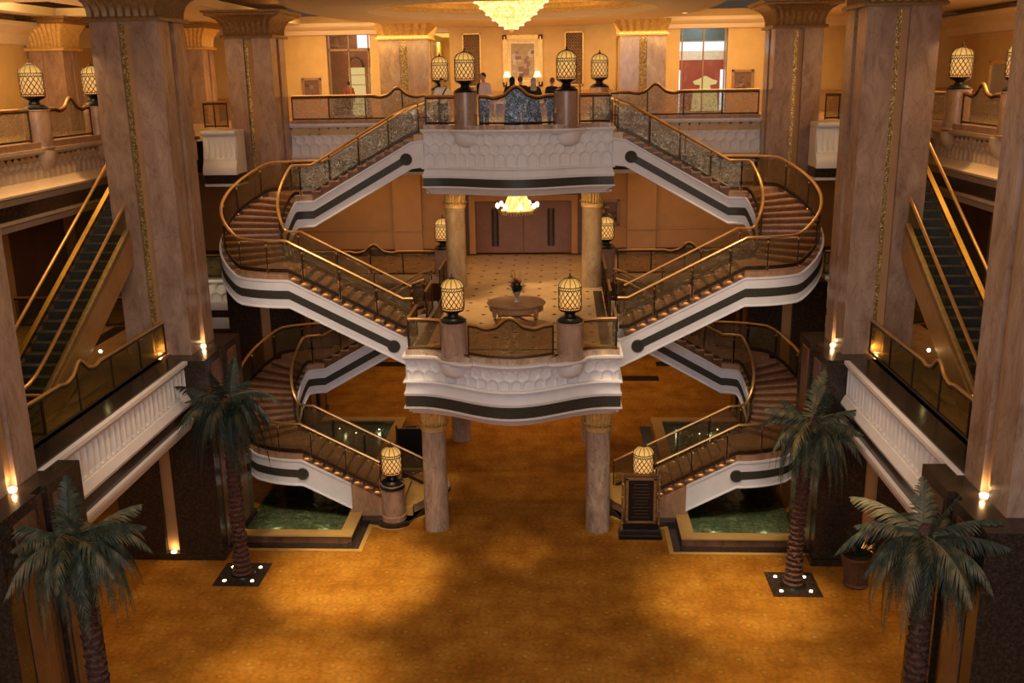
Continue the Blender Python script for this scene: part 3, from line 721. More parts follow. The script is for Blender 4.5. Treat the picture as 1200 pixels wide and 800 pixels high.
    MB().add(vs, [(i, i + 1, k + i + 1, k + i) for i in range(k - 1)]).build('soffit', 'plaster_cream', t, mirror=mir)
    if lower:
        for y0, y1 in ((yo - .02, yo + .16), (yi - .16, yi + .02)):
            m = MB(); xl = 4.0 if y0 < CY - 2 else XS; vs = [(xl, y0, .1), (5.66, y0, .1), (5.66, y0, nose_front(5.66, z0) - .2), (xl, y0, nose_front(xl, z0) - .2)]
            vs += [(x, y1, z) for x, _, z in vs]
            m.add(vs, [(0, 1, 2, 3), (4, 5, 6, 7), (0, 1, 5, 4), (1, 2, 6, 5), (2, 3, 7, 6), (3, 0, 4, 7)])
            m.build('base_wall', 'marble_step', t, smooth=0, mirror=mir)
    # railings just inside both edges
    gm = 'glass'
    pf = stair_path(RO - .09, z0, XS if not lower else 4.6, 3.4); pb = stair_path(RI + .09, z0, XS if not lower else 3.3, 3.4)
    if not lower: pf = [(3.25, pf[0][1], pf[0][2])] + pf
    def split(P):                                              # front flight + curve, and the second flight with the clearer silver glass
        k = next(i for i, q in enumerate(P) if q[1] > CY + .9 * (CY - P[0][1]) and q[0] < XC + .7 * (CY - P[0][1]))
        return P[:k + 1], P[k:]
    for P in (pf, pb):
        a, b = split(P); railing(t, mir, a, 1, 'glass'); railing(t, mir, b, 1, 'glass_silver' if not lower else 'glass')
    for y in (yo + .03, yi - .03):
        for i in range(11):
            x = XS + (i + .5) * TR
            if lower and x < 4.5: continue
            k_ = .5 if y > yo + 1 else 1.
            MB().ball((x, y, z0 + (i + 1) * RISE + .012), .05, 6, (1.5 * k_, .5, .75 * k_)).build('step_light', 'glow_step', t, mirror=mir)
    return t
staircase(-1, H1, False, 'curved marble staircase from the middle balcony up to the top balcony, on the left')
staircase(1, H1, False, 'curved marble staircase from the middle balcony up to the top balcony, on the right')
staircase(-1, Z0, True, 'curved marble staircase rising from the carpet over the left green pool')
staircase(1, Z0, True, 'curved marble staircase rising from the carpet over the right green pool')

# ------------------------------------------------------------------ straight balustrades
def balustrade(label, pts, z, glassmat='glass', h=1.0, ogee=None, npan=1, group=None, dbl=False):
    pts, L = resample(pts, .08); n = len(pts)
    mid = pts[n // 2]
    t = thing('glass_balustrade', label, 'balustrade', (mid[0], mid[1], z), group)
    def top(i):
        u = L * i / (n - 1)
        if ogee is None: return z + h
        q = abs(u - ogee * L) / .5
        return z + h + (.30 * (.5 + .5 * cos(pi * q)) if q < 1 else 0) - (.05 * sin(pi * (q - 1)) if 1 < q < 2 else 0)
    MB().tube([(p[0], p[1], top(i)) for i, p in enumerate(pts)], .05, 8, .8).build('handrail', 'brass_rail', t)
    m = MB(); m.tube([(p[0], p[1], top(i) - .07) for i, p in enumerate(pts)], .03, 6); m.build('glazing_bead', 'bronze', t); MB().tube([(p[0], p[1], z + .06) for p in pts], .035, 6).build('glazing_channel', 'bronze', t)
    idx = [round((n - 1) * k / npan) for k in range(npan + 1)]
    for k in idx:
        x, y = pts[k]
        MB().tube([(x, y, z), (x, y, top(k) - .03)], .028, 6).build('post', 'bronze', t)
    for a, b in zip(idx, idx[1:]):
        q = pts[a:b + 1]; k = len(q)
        vs = [(x, y, z + .08) for x, y in q] + [(x, y, top(a + i) - .08) for i, (x, y) in enumerate(q)]
        MB().add(vs, [(i, i + 1, k + i + 1, k + i) for i in range(k - 1)]).build('glass_panel', glassmat, t, recalc=False)
    return t
def front_line(y0, d, xa, xb, off=.12): return [(xa + (xb - xa) * i / 30, bow(xa + (xb - xa) * i / 30, y0, d) + off) for i in range(31)]
for y0, d, z, gm, nm, gc in ((28.3, 1.12, 6.5, 'glass', 'middle balcony', 'glass'), (34., .9, 12.86, 'glass_silver', 'top balcony', 'glass_blue_reflect')):
    balustrade('curved glass panel with humped rail between the two lanterns of the %s' % nm, front_line(y0, d, -1.24, 1.24), z, gc, .95, .5)
    balustrade('short flat glass panel at the left end of the %s front' % nm, front_line(y0, d, -3.12, -2.1), z, gm, .95, npan=1 if y0 < 30 else 2)
    balustrade('short flat glass panel at the right end of the %s front' % nm, front_line(y0, d, 2.1, 3.12), z, gm, .95, npan=1 if y0 < 30 else 2)
for s, nm in ((-1, 'left'), (1, 'right')):
    balustrade('low glass rail along the %s edge of the cream middle floor' % nm, [(s * 3.12, 28.6), (s * 3.12, 30.2)], H1, 'glass', 1.03)
    balustrade('short glass rail on the %s side of the cream floor between two stair heads' % nm, [(s * 3.12, 32.4), (s * 3.12, 34.0)], H1, 'glass', 1.03)
    balustrade('glass rail with a raised end along the back of the %s stair well' % nm, [(s * 3.8, 40.4), (s * 9.3, 40.4)] if s > 0 else [(-9.3, 40.4), (-3.8, 40.4)], H1, 'glass', 1.0, .53, 4)
    balustrade('glass rail from stair head to lantern pedestal at the %s back of the cream floor' % nm, [(s * 3.12, 36.3), (s * 3.12, 39.9)], H1, 'glass', 1.03, None, 3)
    balustrade('silver glass rail at the %s side of the top balcony behind the stair head' % nm, [(s * 3.3, 36.3), (s * 3.3, 40.5)], 12.6, 'glass_silver', 1.0, None, 3)
    q = [(-9.6, 41.1), (-3.5, 41.1)] if s < 0 else [(3.5, 41.1), (9.4, 41.1)]
    m_ = balustrade('long silver etched glass rail with a hump, along the %s upper gallery' % nm, q, 12.78, 'glass_silver', .98, .72 if s < 0 else .30, 4)
    # gallery front below it
    t = thing('gallery_parapet', 'pale honeycomb gallery front under the silver rail, %s of the top balcony' % nm, 'gallery front', (q[0][0], 41, 11))
    relief(MB(), [(q[0][0] - .1, 41.), (q[1][0] + .1, 41.)], 11.35, 12.55, .4, .05, .05, 0).build('scalloped_front', 'plaster', t, smooth=50)
    P = [(q[0][0] - .1, 41., 0), (q[1][0] + .1, 41., 0)]
    m = MB(); m.ribbon(P, [(-.1, 12.5), (.06, 12.5), (.12, 12.58), (.12, 12.66), (-.1, 12.66)]); m.ribbon(P, [(-.1, 11.2), (.08, 11.2), (.14, 11.3), (.05, 11.38), (-.1, 11.4)]); m.ribbon(P, [(-.1, 10.5), (.08, 10.5), (.12, 10.6), (.12, 10.66), (-.1, 10.66)]); m.build('moulding', 'plaster', t)
    MB().ribbon(P, [(-.1, 10.66), (.05, 10.66), (.05, 11.2), (-.1, 11.2)]).build('greek_key_band', 'band', t)
    MB().ribbon(P, [(-.3, 12.66), (.0, 12.66), (.0, 12.8), (-.3, 12.8)]).build('marble_curb', 'marble_step', t)

# ------------------------------------------------------------------ pedestals and lanterns
def pedestal(x, y, z, h, label, r=.385, cat='pedestal'):
    t = thing('marble_pedestal', label, cat, (x, y, z))
    MB().lathe(x, y, [(r + .03, 0), (r + .03, .04), (r, .07), (r, h - .04), (r + .02, h - .03), (r + .02, h)], 32, z).build('drum', 'marble_pink', t)
    return t
def lantern(x, y, z, label):
    t = thing('lattice_lantern', label, 'lantern', (x, y, z), 'round lattice lanterns')
    MB().lathe(x, y, [(.37, 0), (.38, .05), (.30, .10), (.28, .13), (.17, .16), (.14, .24), (.20, .28), (.31, .33), (.34, .38)], 32, z).build('base', 'black', t)
    prof = [(.325, .37), (.325, 1.04)] + [(.325 * cos(a), 1.04 + .25 * sin(a)) for a in [pi / 2 * k / 8 for k in range(1, 9)]]
    MB().lathe(x, y, prof[:-1] + [(.004, 1.29)], 36, z).build('shade', 'lantern', t)
    m = MB()
    for h in (.38, .44, .96, 1.04): m.lathe(x, y, [(.327, h - .012), (.342, h - .012), (.342, h + .012), (.327, h + .012)], 36, z, cap=False)
    for j in range(14):
        for dr in (-1, 1):
            a0 = 2 * pi * j / 14
            m.tube([(x + .333 * cos(a0 + dr * k / 6 * 2 * pi / 14 * 2.4), y + .333 * sin(a0 + dr * k / 6 * 2 * pi / 14 * 2.4), z + .44 + .52 * k / 6) for k in range(7)], .0125, 4)
    for j in range(28):
        a0 = 2 * pi * j / 28; m.tube([(x + .333 * cos(a0), y + .333 * sin(a0), z + .97), (x + .333 * cos(a0 + .11), y + .333 * sin(a0 + .11), z + 1.03)], .010, 4)
        m.tube([(x + .333 * cos(a0), y + .333 * sin(a0), z + .385), (x + .333 * cos(a0 + .11), y + .333 * sin(a0 + .11), z + .435)], .010, 4)
    for j in range(12):
        a0 = 2 * pi * j / 12
        m.tube([(x + .333 * cos(b) * cos(a0), y + .333 * cos(b) * sin(a0), z + 1.04 + .26 * sin(b)) for b in [pi / 2 * k / 6 for k in range(7)]], .011, 4)
    m.build('lattice', 'bronze', t)
    MB().lathe(x, y, [(.09, 1.275), (.10, 1.30), (.05, 1.33), (.02, 1.36), (.028, 1.39), (.004, 1.45)], 12, z).build('finial', 'bronze', t)
    return t
py_m = bow(1.68, 28.3, 1.12) + .14; py_t = bow(1.68, 34., .9) + .1
spots = [(-1.70, py_m, 6.34, 1.12, 'on the left pedestal of the middle balcony, beside the round table', 'at the left of the middle balcony front'),
         (1.74, py_m, 6.34, 1.12, 'on the right pedestal of the middle balcony, beside the round table', 'at the right of the middle balcony front'),
         (-1.72, py_t, 12.72, 1.2, 'on the left pedestal of the top balcony, nearest the chandelier tip', 'at the left of the top balcony front'),
         (1.66, py_t, 12.72, 1.2, 'on the right pedestal of the top balcony, beside visitors in black', 'at the right of the top balcony front'),
         (-3.4, 40.75, 12.54, 1.4, 'far back on the upper gallery, behind the man with shoulder strap', 'behind the man with the shoulder strap'),
         (3.0, 40.75, 12.54, 1.4, 'far back on the upper gallery, right of the visitors in black', 'on the upper gallery right of the visitors in black'),
         (-3.45, 40.4, H1, 1.1, 'behind the left round column on the cream middle floor', 'at the back of the cream middle floor, left side'),
         (3.3, 40.4, H1, 1.1, 'behind the right round column on the cream middle floor', 'at the back of the cream middle floor, right side'),
         (-14.15, 29.3, 12.54, 1.14, 'on the left upper gallery, beside the nearest left column', 'in the left upper gallery rail, beside the nearest column'),
         (-14.15, 33.2, 12.54, 1.14, 'on the left upper gallery, half hidden by the tall left column', 'in the left upper rail, half hidden by the tall column'),
         (14.15, 33.0, 12.54, 1.25, 'on the right upper gallery, just right of the tall right column', 'in the right upper rail, just right of the tall column'),
         (14.15, 28.9, 12.54, 1.25, 'on the right upper gallery, cut by the photo edge', 'in the right upper rail, at the photo edge'),
         (-4.15, 30.12, 0.15, 1.27, 'at the foot of the left lower stairs, on the carpet', 'on black granite at the foot of the left stairs'),
         (4.14, 30.12, 0.15, 1.32, 'at the foot of the right lower stairs, behind the black sign', 'hidden behind the black sign at the right lower stairs')]
L0 = None
for x, y, z, h, w, pw in spots:
    p = pedestal(x, y, z, h, 'round rose marble lantern pedestal ' + pw)
    if z == .15:
        MB().lathe(x, y, [(.40, h - .16), (.42, h - .14), (.42, h - .05), (.40, h - .03)], 32, z).build('black_collar', 'black', p)
        MB().lathe(x, y, [(.43, .0), (.43, .16), (.40, .18)], 32, z).build('foot_ring', 'marble_step', p)
    lab = 'glowing domed lattice lantern ' + w
    if L0 is None: L0 = lantern(x, y, z + h, lab)
    else: copy_tree(L0, (x, y, z + h), lab)
# ------------------------------------------------------------------ ground: podia, pools, floor borders
for s, nm in ((-1, 'left'), (1, 'right')):
    def mp(P): return [(s * x, y) for x, y in P]
    outer = [(5.6, 30.0), (4.75, 29.9)] + [(4.15 + .60 * cos(a), 30.15 + .60 * sin(a)) for a in [radians(-155 + 12 * k) for k in range(11)]] + [(3.42, 30.45), (3.08, 30.8), (2.75, 31.7), (2.55, 32.8), (2.75, 33.7), (3.3, 34.1), (4.8, 34.1), (5.6, 32.6)]
    struct('trim_12' if s < 0 else 'trim_13', MB().prism(mp(outer), 0, .15), 'granite', smooth=0)
    top = [(4.4, 30.34), (3.85, 30.34), (3.5, 30.6), (3.2, 31.0), (2.95, 31.7), (2.8, 32.5), (3.0, 33.2), (3.6, 33.4), (4.4, 32.4)]
    pod = thing('stair_podium', 'low curved marble bottom step at the foot of the %s lower stairs' % nm, 'step', (s * 3.6, 31, .15))
    MB().prism(mp(top), .15, .43).build('marble_body', 'marble_step', pod, smooth=0)
    cxp = 3.6; MB().prism(mp([(cxp + (a - cxp) * 1.03, 31.8 + (b - 31.8) * 1.03) for a, b in top]), .43, .464).build('beige_top', 'beige', pod, smooth=0)
    # beige line and black granite strip on the carpet
    line = [(9.6, 28.05), (4.9, 28.05), (4.9, 29.85), (4.74, 29.76)] + [(4.15 + .66 * cos(a), 30.22 + .66 * sin(a)) for a in [radians(-45 - 9 * k) for k in range(9)]][::1] + [(3.46, 30.39), (3.11, 30.66)]
    P = [(s * x, y, 0) for x, y in line]
    struct('trim_14' if s < 0 else 'trim_15', MB().ribbon(P if s > 0 else P, [(-.07, 0), (.07, 0), (.07, .012), (-.07, .012)]), 'beige')
    q = [(9.6, 28.12), (4.97, 28.12), (4.97, 30.0), (5.4, 30.0), (5.4, 28.5), (9.6, 28.5)]
    struct('trim_16' if s < 0 else 'trim_17', MB().prism(mp(q), 0, .02).prism(mp([(4.75, 31.4), (5.2, 31.4), (5.2, 39.5), (4.75, 39.5)]), 0, .02), 'granite', smooth=0)
    # pool
    x0, x1, y0, y1 = 5.28, 9.04, 28.55, 39.9
    t = thing('fountain_pool', 'rectangular green tiled pool with beige stone curb under the %s stairs' % nm, 'pool', (s * 7.4, 34, 0))
    def ringp(a, h0, h1, mat, name, o=0):
        m = MB()
        for bx in ((x0 - o, x1 - .01, y0 - o, y0 + a), (x0 - o, 8.85, y1 - a, y1 + o), (x0 - o, x0 + a, y0 + a, y1 - a)):
            m.box(*sorted((s * bx[0], s * bx[1])), bx[2], bx[3], h0, h1)
        return m.build(name, mat, t, smooth=0)
    ringp(.38, 0, .22, 'brown_marble', 'basin_wall'); ringp(.40, .22, .27, 'beige', 'curb', .03)
    MB().box(*sorted((s * (x0 + .3), s * x1)), y0 + .3, 38.2, .0, .05).box(*sorted((s * (x0 + .3), s * 8.85)), 38.2, y1 - .3, .0, .05).build('tiled_basin', 'pooltile', t)
    xq, xr = sorted((s * (x0 + .3), s * (x1 - .02))); MB().add([(xq, y0 + .3, .17), (xr, y0 + .3, .17), (xr, y1 - .3, .17), (xq, y1 - .3, .17)], [(0, 1, 2, 3)]).build('water', 'water', t, recalc=False)
    m = MB()
    for k, (px, py) in enumerate(((6.2, 38.6), (7.1, 38.2), (7.9, 38.7))): m.lathe(s * px, py, [(.03, .16), (.03, .19), (.012, .2)], 10)
    m.build('pool_glow_stud', 'glow_down', t)  # glowing studs added to light the pool
m = MB()
m.box(3.4, 6.2, 46.0, 46.8, 0, .012); m.box(6.3, 9.5, 48.5, 49.3, 0, .012); m.box(-6.2, -3.4, 46.0, 46.8, 0, .012); m.box(-9.5, -6.0, 48.5, 49.3, 0, .012)
struct('trim_18', m, 'granite')

# ------------------------------------------------------------------ side balconies of the middle level
for s, nm in ((-1, 'left'), (1, 'right')):
    for ya, yb, part in ((19.0, 27.3, 'between the two nearest square columns'),):
        t = thing('balcony_parapet', 'white carved side parapet on the %s, %s' % (nm, part), 'parapet', (s * 9.65, (ya + yb) / 2, 5))
        X = 9.65
        pts = [(X, yb), (X, ya)]            # travel toward the camera: right side faces the void on s=+1
        P = [(X, yb, 0.), (X, ya, 0.)]
        m = relief(MB(), pts, 5.42, 6.28, .3, .045, .06, 0., 0., True); m.build('fluted_front', 'plaster', t, smooth=50, mirror=s < 0)
        m = MB(); m.ribbon(P, [(-.3, 6.24), (.04, 6.26), (.12, 6.36), (.12, 6.46), (-.3, 6.46)]); m.ribbon(P, [(-.3, 5.1), (.10, 5.1), (.14, 5.2), (.04, 5.42), (-.3, 5.42)]); m.ribbon(P, [(-.3, 4.3), (.02, 4.35), (.10, 4.5), (.14, 4.62), (.14, 4.7), (-.3, 4.7)])
        m.build('moulding', 'plaster', t, mirror=s < 0)
        MB().ribbon(P, [(-.3, 4.7), (.03, 4.7), (.03, 5.1), (-.3, 5.1)]).build('black_band', 'granite', t, mirror=s < 0)
        MB().box(*sorted((s * (X + .02), s * 10.55)), ya, yb, 6.40, 6.5).build('granite_ledge', 'granite', t)
        if ya < 25:
            pass
    balustrade('bronze glass rail with a small hump above the %s parapet, at the escalator foot' % nm, [(s * 10.4, 19.0), (s * 10.4, 27.9)], 6.5, 'glass_green', 1.0, .42, 5)
    balustrade('short glass rail beside the foot of the %s escalator, set square to the void' % nm, [(s * 10.45, 20.9), (s * 11.15, 20.9)], 6.5, 'glass_green', 1.0)
    balustrade('dark glass rail behind the tall %s column, square to the void at middle level' % nm, [(s * 11.7, 31.4), (s * 17, 31.4)] if s > 0 else [(-17, 31.4), (-11.7, 31.4)], 6.5, 'glass_green', 1.0, None, 5)
    # rear gallery of the middle level, seen between column and stairs
    t = thing('gallery_parapet', 'lit honeycomb gallery front at middle level behind the %s curved stairs' % nm, 'gallery front', (s * 12, 39.3, 5))
    xa, xb = sorted((s * 12.0, s * 17)); P = [(xa, 39.3, 0.), (xb, 39.3, 0.)]
    relief(MB(), [(xa, 39.3), (xb, 39.3)], 5.55, 6.35, .46, .035, .07).build('scalloped_front', 'plaster', t, smooth=50)
    m = MB(); m.ribbon(P, [(-.2, 6.3), (.08, 6.34), (.14, 6.42), (.14, 6.5), (-.2, 6.5)]); m.ribbon(P, [(-.2, 5.2), (.08, 5.2), (.12, 5.3), (.12, 5.55), (-.2, 5.55)]); m.ribbon(P, [(-.2, 4.35), (.05, 4.4), (.12, 4.8), (.12, 4.88), (-.2, 4.88)]); m.build('moulding', 'plaster', t)
    MB().ribbon(P, [(-.2, 4.88), (.04, 4.88), (.04, 5.2), (-.2, 5.2)]).build('black_band', 'granite', t)
    balustrade('short brass-topped rail over the lit honeycomb gallery front on the %s' % nm, [(xa, 39.4), (xb, 39.4)], 6.55, 'glass_green', .95, None, 4)
    # upper side gallery front
    t = thing('gallery_parapet', 'long cream gallery front with black band on the %s upper level, over the escalator' % nm, 'gallery front', (s * 14, 28, 10.5))
    P = [(14., 37.6, 0.), (14., 10., 0.)]
    relief(MB(), [(14., 37.6), (14., 22.)], 11.65, 12.38, .34, .05, .05, 0., 0.).build('scalloped_front', 'plaster_cream', t, smooth=50, mirror=s < 0)
    m = MB(); m.ribbon(P, [(-.3, 12.36), (.06, 12.38), (.14, 12.46), (.14, 12.56), (-.3, 12.56)]); m.ribbon(P, [(-.3, 11.12), (.12, 11.12), (.2, 11.3), (.3, 11.36), (.3, 11.42), (.12, 11.5), (.02, 11.66), (-.3, 11.66)]); m.ribbon(P, [(-.3, 10.35), (.0, 10.38), (.06, 10.55), (.16, 10.62), (.16, 10.7), (-.3, 10.7)]); m.build('moulding', 'plaster_cream', t, mirror=s < 0)
    MB().ribbon(P, [(-.3, 10.7), (.05, 10.7), (.05, 11.12), (-.3, 11.12)]).build('black_band', 'granite', t, mirror=s < 0)
    MB().ribbon(P, [(-.45, 12.56), (.06, 12.56), (.06, 12.74), (-.45, 12.74)]).build('marble_curb', 'marble_step', t, mirror=s < 0)
    for yy in (29.3, 33.1): MB().lathe(14.15, yy, [(.05, 11.85), (.25, 11.95), (.36, 12.1), (.40, 12.3), (.40, 12.5)], 20).build('corbel', 'plaster_cream', t, mirror=s < 0)
    y_a, y_b = (29.75, 32.75) if s < 0 else (29.35, 32.55)
    balustrade('etched glass panel with humped rail between two lanterns on the %s upper gallery' % nm, [(s * 14.15, y_a), (s * 14.15, y_b)], 12.74, 'glass_silver', .95, .58)
    balustrade('etched glass panel nearest the viewer on the %s upper gallery' % nm, [(s * 14.15, 24.), (s * 14.15, y_a - .9)], 12.74, 'glass_silver', .95, None, 2)
    balustrade('etched glass panel behind the tall column on the %s upper gallery' % nm, [(s * 14.15, y_b + .9), (s * 14.15, 37.3)], 12.74, 'glass_silver', .95, None, 2)
    # corner stub between the escalator head and the rear column
    t = thing('gallery_corner', 'pale fluted corner block with black band beside the head of the %s escalator' % nm, 'gallery front', (s * 11.6, 37.6, 10.6))
    pts = [(10.6, 37.6), (11.75, 37.6), (11.75, 38.6)]
    m = MB(); P = [(x, y, 0.) for x, y in [(10.4, 37.6), (11.7, 37.6)]]
    relief(m, [(10.95, 37.6), (12.2, 37.6)], 11.5, 12.42, .2, .03, .06, 0., .12, True); m.build('fluted_front', 'plaster', t, smooth=50, mirror=s < 0)
    m = MB(); 
    P = [(10.9, 37.6, 0.), (12.2, 37.6, 0.)]
    m.ribbon(P, [(-1., 12.4), (.10, 12.42), (.16, 12.5), (.16, 12.6), (-1., 12.6)]); m.ribbon(P, [(-1., 10.95), (.3, 10.95), (.3, 11.15), (.22, 11.3), (.14, 11.4), (.1, 11.5), (-1., 11.52)]); m.ribbon(P, [(-1., 10.5), (.2, 10.5), (.2, 10.6), (-1., 10.62)]); m.ribbon(P, [(-1., 11.5), (-.01, 11.5), (-.01, 12.42), (-1., 12.42)]); m.build('moulding', 'plaster', t, mirror=s < 0)
    MB().ribbon(P, [(-1., 10.6), (.14, 10.6), (.14, 10.97), (-1., 10.97)]).build('black_band', 'granite', t, mirror=s < 0)
    balustrade('small framed glass rail on the pale corner block by the %s escalator head' % nm, [(s * 11.2, 37.7), (s * 12.1, 37.7)], 12.7, 'glass', .95, None, 2)
    # escalator
    t = thing('escalator', 'brass-sided escalator rising along the %s side from the middle level to the upper gallery' % nm, 'escalator', (s * 11.75, 22, 6.5))
    SL = .577; yb = 21.9; yt = yb + (H2 - 6.5) / SL
    zr = lambda y: 6.5 + max(0, min(H2 - 6.5, (y - yb) * SL))
    ys = [20.4, 20.9, 21.4, 21.8, 22.1, 22.6] + [23 + k * .9 for k in range(10)] + [yt - .3, yt + .3, yt + .8, yt + 1.6]
    zs = lambda y: (zr(y - .4) + zr(y) + zr(y + .4)) / 3
    for X, nmn in ((11.2, 'inner'), (12.4, 'outer')):
        H = MB().tube([(X, y, zs(y) + .95) for y in ys], .05, 8, .8).build('handrail', 'brass_rail', t, mirror=s < 0)
        vs = [(X, y, zs(y) + .25) for y in ys] + [(X, y, zs(y) + .9) for y in ys]; k = len(ys)
        MB().add(vs, [(i, i + 1, k + i + 1, k + i) for i in range(k - 1)]).build('glass_panel', 'glass_green', t, mirror=s < 0, recalc=False)
        sg = 1 if X > 11.8 else -1
        MB().ribbon([(X, y, zs(y)) for y in ys], [(-.07, .1), (.07, .1), (.07, .25), (-.07, .25)]).build('brass_deck', 'gilt_dark' if X < 11.8 else 'brass', t, mirror=s < 0)  # inner deck's dimness painted in with a darker metal
        MB().ribbon([(X, y, zs(y)) for y in ys], [(-.10, -.75), (.10, -.75), (.10, .1), (-.10, .1)]).build('side_cladding', 'brass_rail' if X < 11.8 else 'gilt_dark', t, mirror=s < 0)
    nst = int((yt - yb) / .35)
    for k in range(nst):
        y = yb + k * .35; z = 6.5 + k * .35 * SL
        m = MB().box(11.3, 12.3, y, y + .36, z - .25, z + .19)
        for g in range(10): m.box(11.3 + g * .1, 11.34 + g * .1, y - .012, y, z - .02, z + .18)
        m.build('step', 'steel', t, mirror=s < 0, smooth=0)
    m = MB().box(11.1, 12.5, 19.9, yb, 6.44, 6.53).box(11.1, 12.5, yt, yt + 2, 12.48, 12.57)
    m.build('landing_plate', 'steel', t, mirror=s < 0)
    MB().ribbon([(11.8, y, zs(y)) for y in ys], [(-.5, -.7), (.5, -.7), (.5, -.6), (-.5, -.6)]).build('truss', 'steel', t, mirror=s < 0)
    MB().ball((s * 11.06, 25.2, 7.35), .045, 8).build('side_light', 'glow_up', t)

# ------------------------------------------------------------------ palms
def frond_mesh(name, length, rise, droop, nl=34, seed=1, mat='leaf', w=.42):
    rnd = random.Random(seed); m = MB(); P = []
    for i in range(nl + 1):
        u = i / nl; x = length * (u - .12 * droop * u * u * u); z = rise * u - droop * u ** 2.2
        P.append(Vector((x * (1 if droop < 1.6 else 1 - .25 * u), .05 * sin(3 * u + seed), z)))
    m.tube(P, [.022 * (1 - .8 * i / nl) for i in range(nl + 1)], 4)
    for i in range(3, nl + 1):
        u = i / nl; t = (P[i] - P[i - 1]).normalized(); L = w * (sin(pi * min(1, u * .9 + .12)) ** .6) * (1.05 - .35 * u)
        for sd in (-1, 1):
            ang = radians(52 - 26 * u + rnd.uniform(-7, 7)); d = t * cos(ang) + Vector((0, sd, 0)) * sin(ang) + Vector((0, 0, -.28 + rnd.uniform(-.12, .1)))
            d.normalize(); q = P[i]; wv = t * .020
            mid = q + d * L * .5 + Vector((0, 0, -.02)); tip = q + d * L + Vector((0, 0, -.14 * L / .4))
            m.add([q - wv, q + wv, mid + wv * 1.1, tip, mid - wv * 1.1], [(0, 1, 2, 4), (4, 2, 3)])
    me_o = m.build(name, mat, None, smooth=0, recalc=False)
    return me_o
FR = [(1.7, 1.05, .65, 31), (1.85, .75, 1.35, 32), (1.85, .55, 1.95, 33), (1.75, .35, 2.2, 34), (1.45, .2, 2.2, 35), (.6, 1.5, .15, 36)]
def palm(x, y, zc, label, mat, seed, lean=(0, 0), sc=1., base=True):
    t = thing('palm_tree', label, 'palm tree', (x, y, 0)); rnd = random.Random(seed)
    prof = []; n = int(zc / .16)
    for i in range(n):
        u = i / n; r = .215 - .06 * u + (.05 * (1 - u * 6) if u < .16 else 0)
        prof += [(r * .86, i * .16), (r * 1.12, i * .16 + .11), (r * .9, i * .16 + .155)]
    m = MB(); m.lathe(x, y, prof + [(.12, zc)], 14)
    for k in range(3, n * 5):
        i = k / 5; u = i / n
        if u >= .99: break
        a = k * 2.4; r = .215 - .06 * u
        m.add([(x + r * cos(a + d) * q, y + r * sin(a + d) * q, i * .16 + h) for d, q, h in ((-.32, .95, 0), (.32, .95, 0), (.2, 1.22, .13), (-.2, 1.22, .13), (0, 1.0, .17))], [(0, 1, 2, 3), (3, 2, 4)])
    m.v = [(a + lean[0] * (c / zc) ** 2, b + lean[1] * (c / zc) ** 2, c) for a, b, c in m.v]
    m.build('trunk', 'trunk', t)
    cx, cy = lean
    protos = []
    plan = [(5, 2)] + [(0, 6)] + [(1, 10)] + [(2, 14)] + [(3, 16)] + [(4, 12)]
    for kind, cnt in plan:
        L_, rs, dr, sd = FR[kind]; f = frond_mesh('frond', L_ * sc, rs * sc, dr * sc, seed=sd + seed, mat=mat)
        for k in range(cnt):
            o = f if k == 0 else f.copy()
            if k: COL.objects.link(o)
            o.parent = t; o.location = (cx, cy, zc - .08 + rnd.uniform(-.1, .08))
            o.rotation_euler = (rnd.uniform(-.15, .15), rnd.uniform(-.12, .12), 2 * pi * (k + rnd.uniform(-.3, .3)) / cnt + kind * .4)
            q = rnd.uniform(.85, 1.1); o.scale = (q, q, q)
    m = MB(); m.lathe(x + cx, y + cy, [(.13, zc - .5), (.2, zc - .3), (.19, zc - .1), (.08, zc + .15)], 14); m.build('crown_shaft', 'trunk', t)
    if base:
        b = MB().box(x - .7, x + .7, y - .7, y + .7, 0, .03).build('base_plate', 'granite', t)
        MB().lathe(x, y, [(.38, .03), (.36, .07), (.25, .1), (.22, .12)], 20).build('root_ring', 'black', t)
        for dx in (-1, 1):
            for dy in (-1, 1): MB().lathe(x + dx * .42, y + dy * .42, [(.05, .03), (.05, .045), (.03, .05)], 12).build('floor_spot', 'glow_up', b)
    return t
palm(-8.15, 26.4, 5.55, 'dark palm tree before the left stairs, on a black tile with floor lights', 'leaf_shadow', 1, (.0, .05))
palm(8.2, 26.15, 5.0, 'grey-green palm tree before the right stairs, on a black tile with floor lights', 'leaf', 2, (.25, .0))
palm(-7.85, 17.0, 5.9, 'nearest palm tree at the lower left corner, trunk running out of the picture', 'leaf', 3, (-.1, 0), .92, False)
palm(8.35, 17.0, 6.15, 'nearest palm tree at the lower right corner, trunk running out of the picture', 'leaf', 4, (-.12, 0), .92, False)

# ------------------------------------------------------------------ potted plant, sign, board
t = thing('potted_plant', 'leafy plant in a fluted brown pot beside the right granite column base', 'plant', (10.0, 26.2, 0))
m = MB(); n = 36
prof = [(.32, 0), (.36, .06), (.33, .12), (.40, .6), (.45, .85), (.47, .9), (.47, .96), (.40, .96), (.38, .88)]
for i, (r, z) in enumerate(prof):
    for j in range(n): q = r - (.02 if (j % 2 and 1 < i < 5) else 0); m.v.append((10. + q * cos(2 * pi * j / n), 26.2 + q * sin(2 * pi * j / n), z))
for i in range(len(prof) - 1):
    for j in range(n): m.f.append((i * n + j, i * n + (j + 1) % n, (i + 1) * n + (j + 1) % n, (i + 1) * n + j)); m.m.append(0)
m.build('pot', 'terracotta', t); MB().lathe(10., 26.2, [(.39, .86), (.1, .9)], 20).build('soil', 'soil', t)
m = MB(); rnd = random.Random(5)
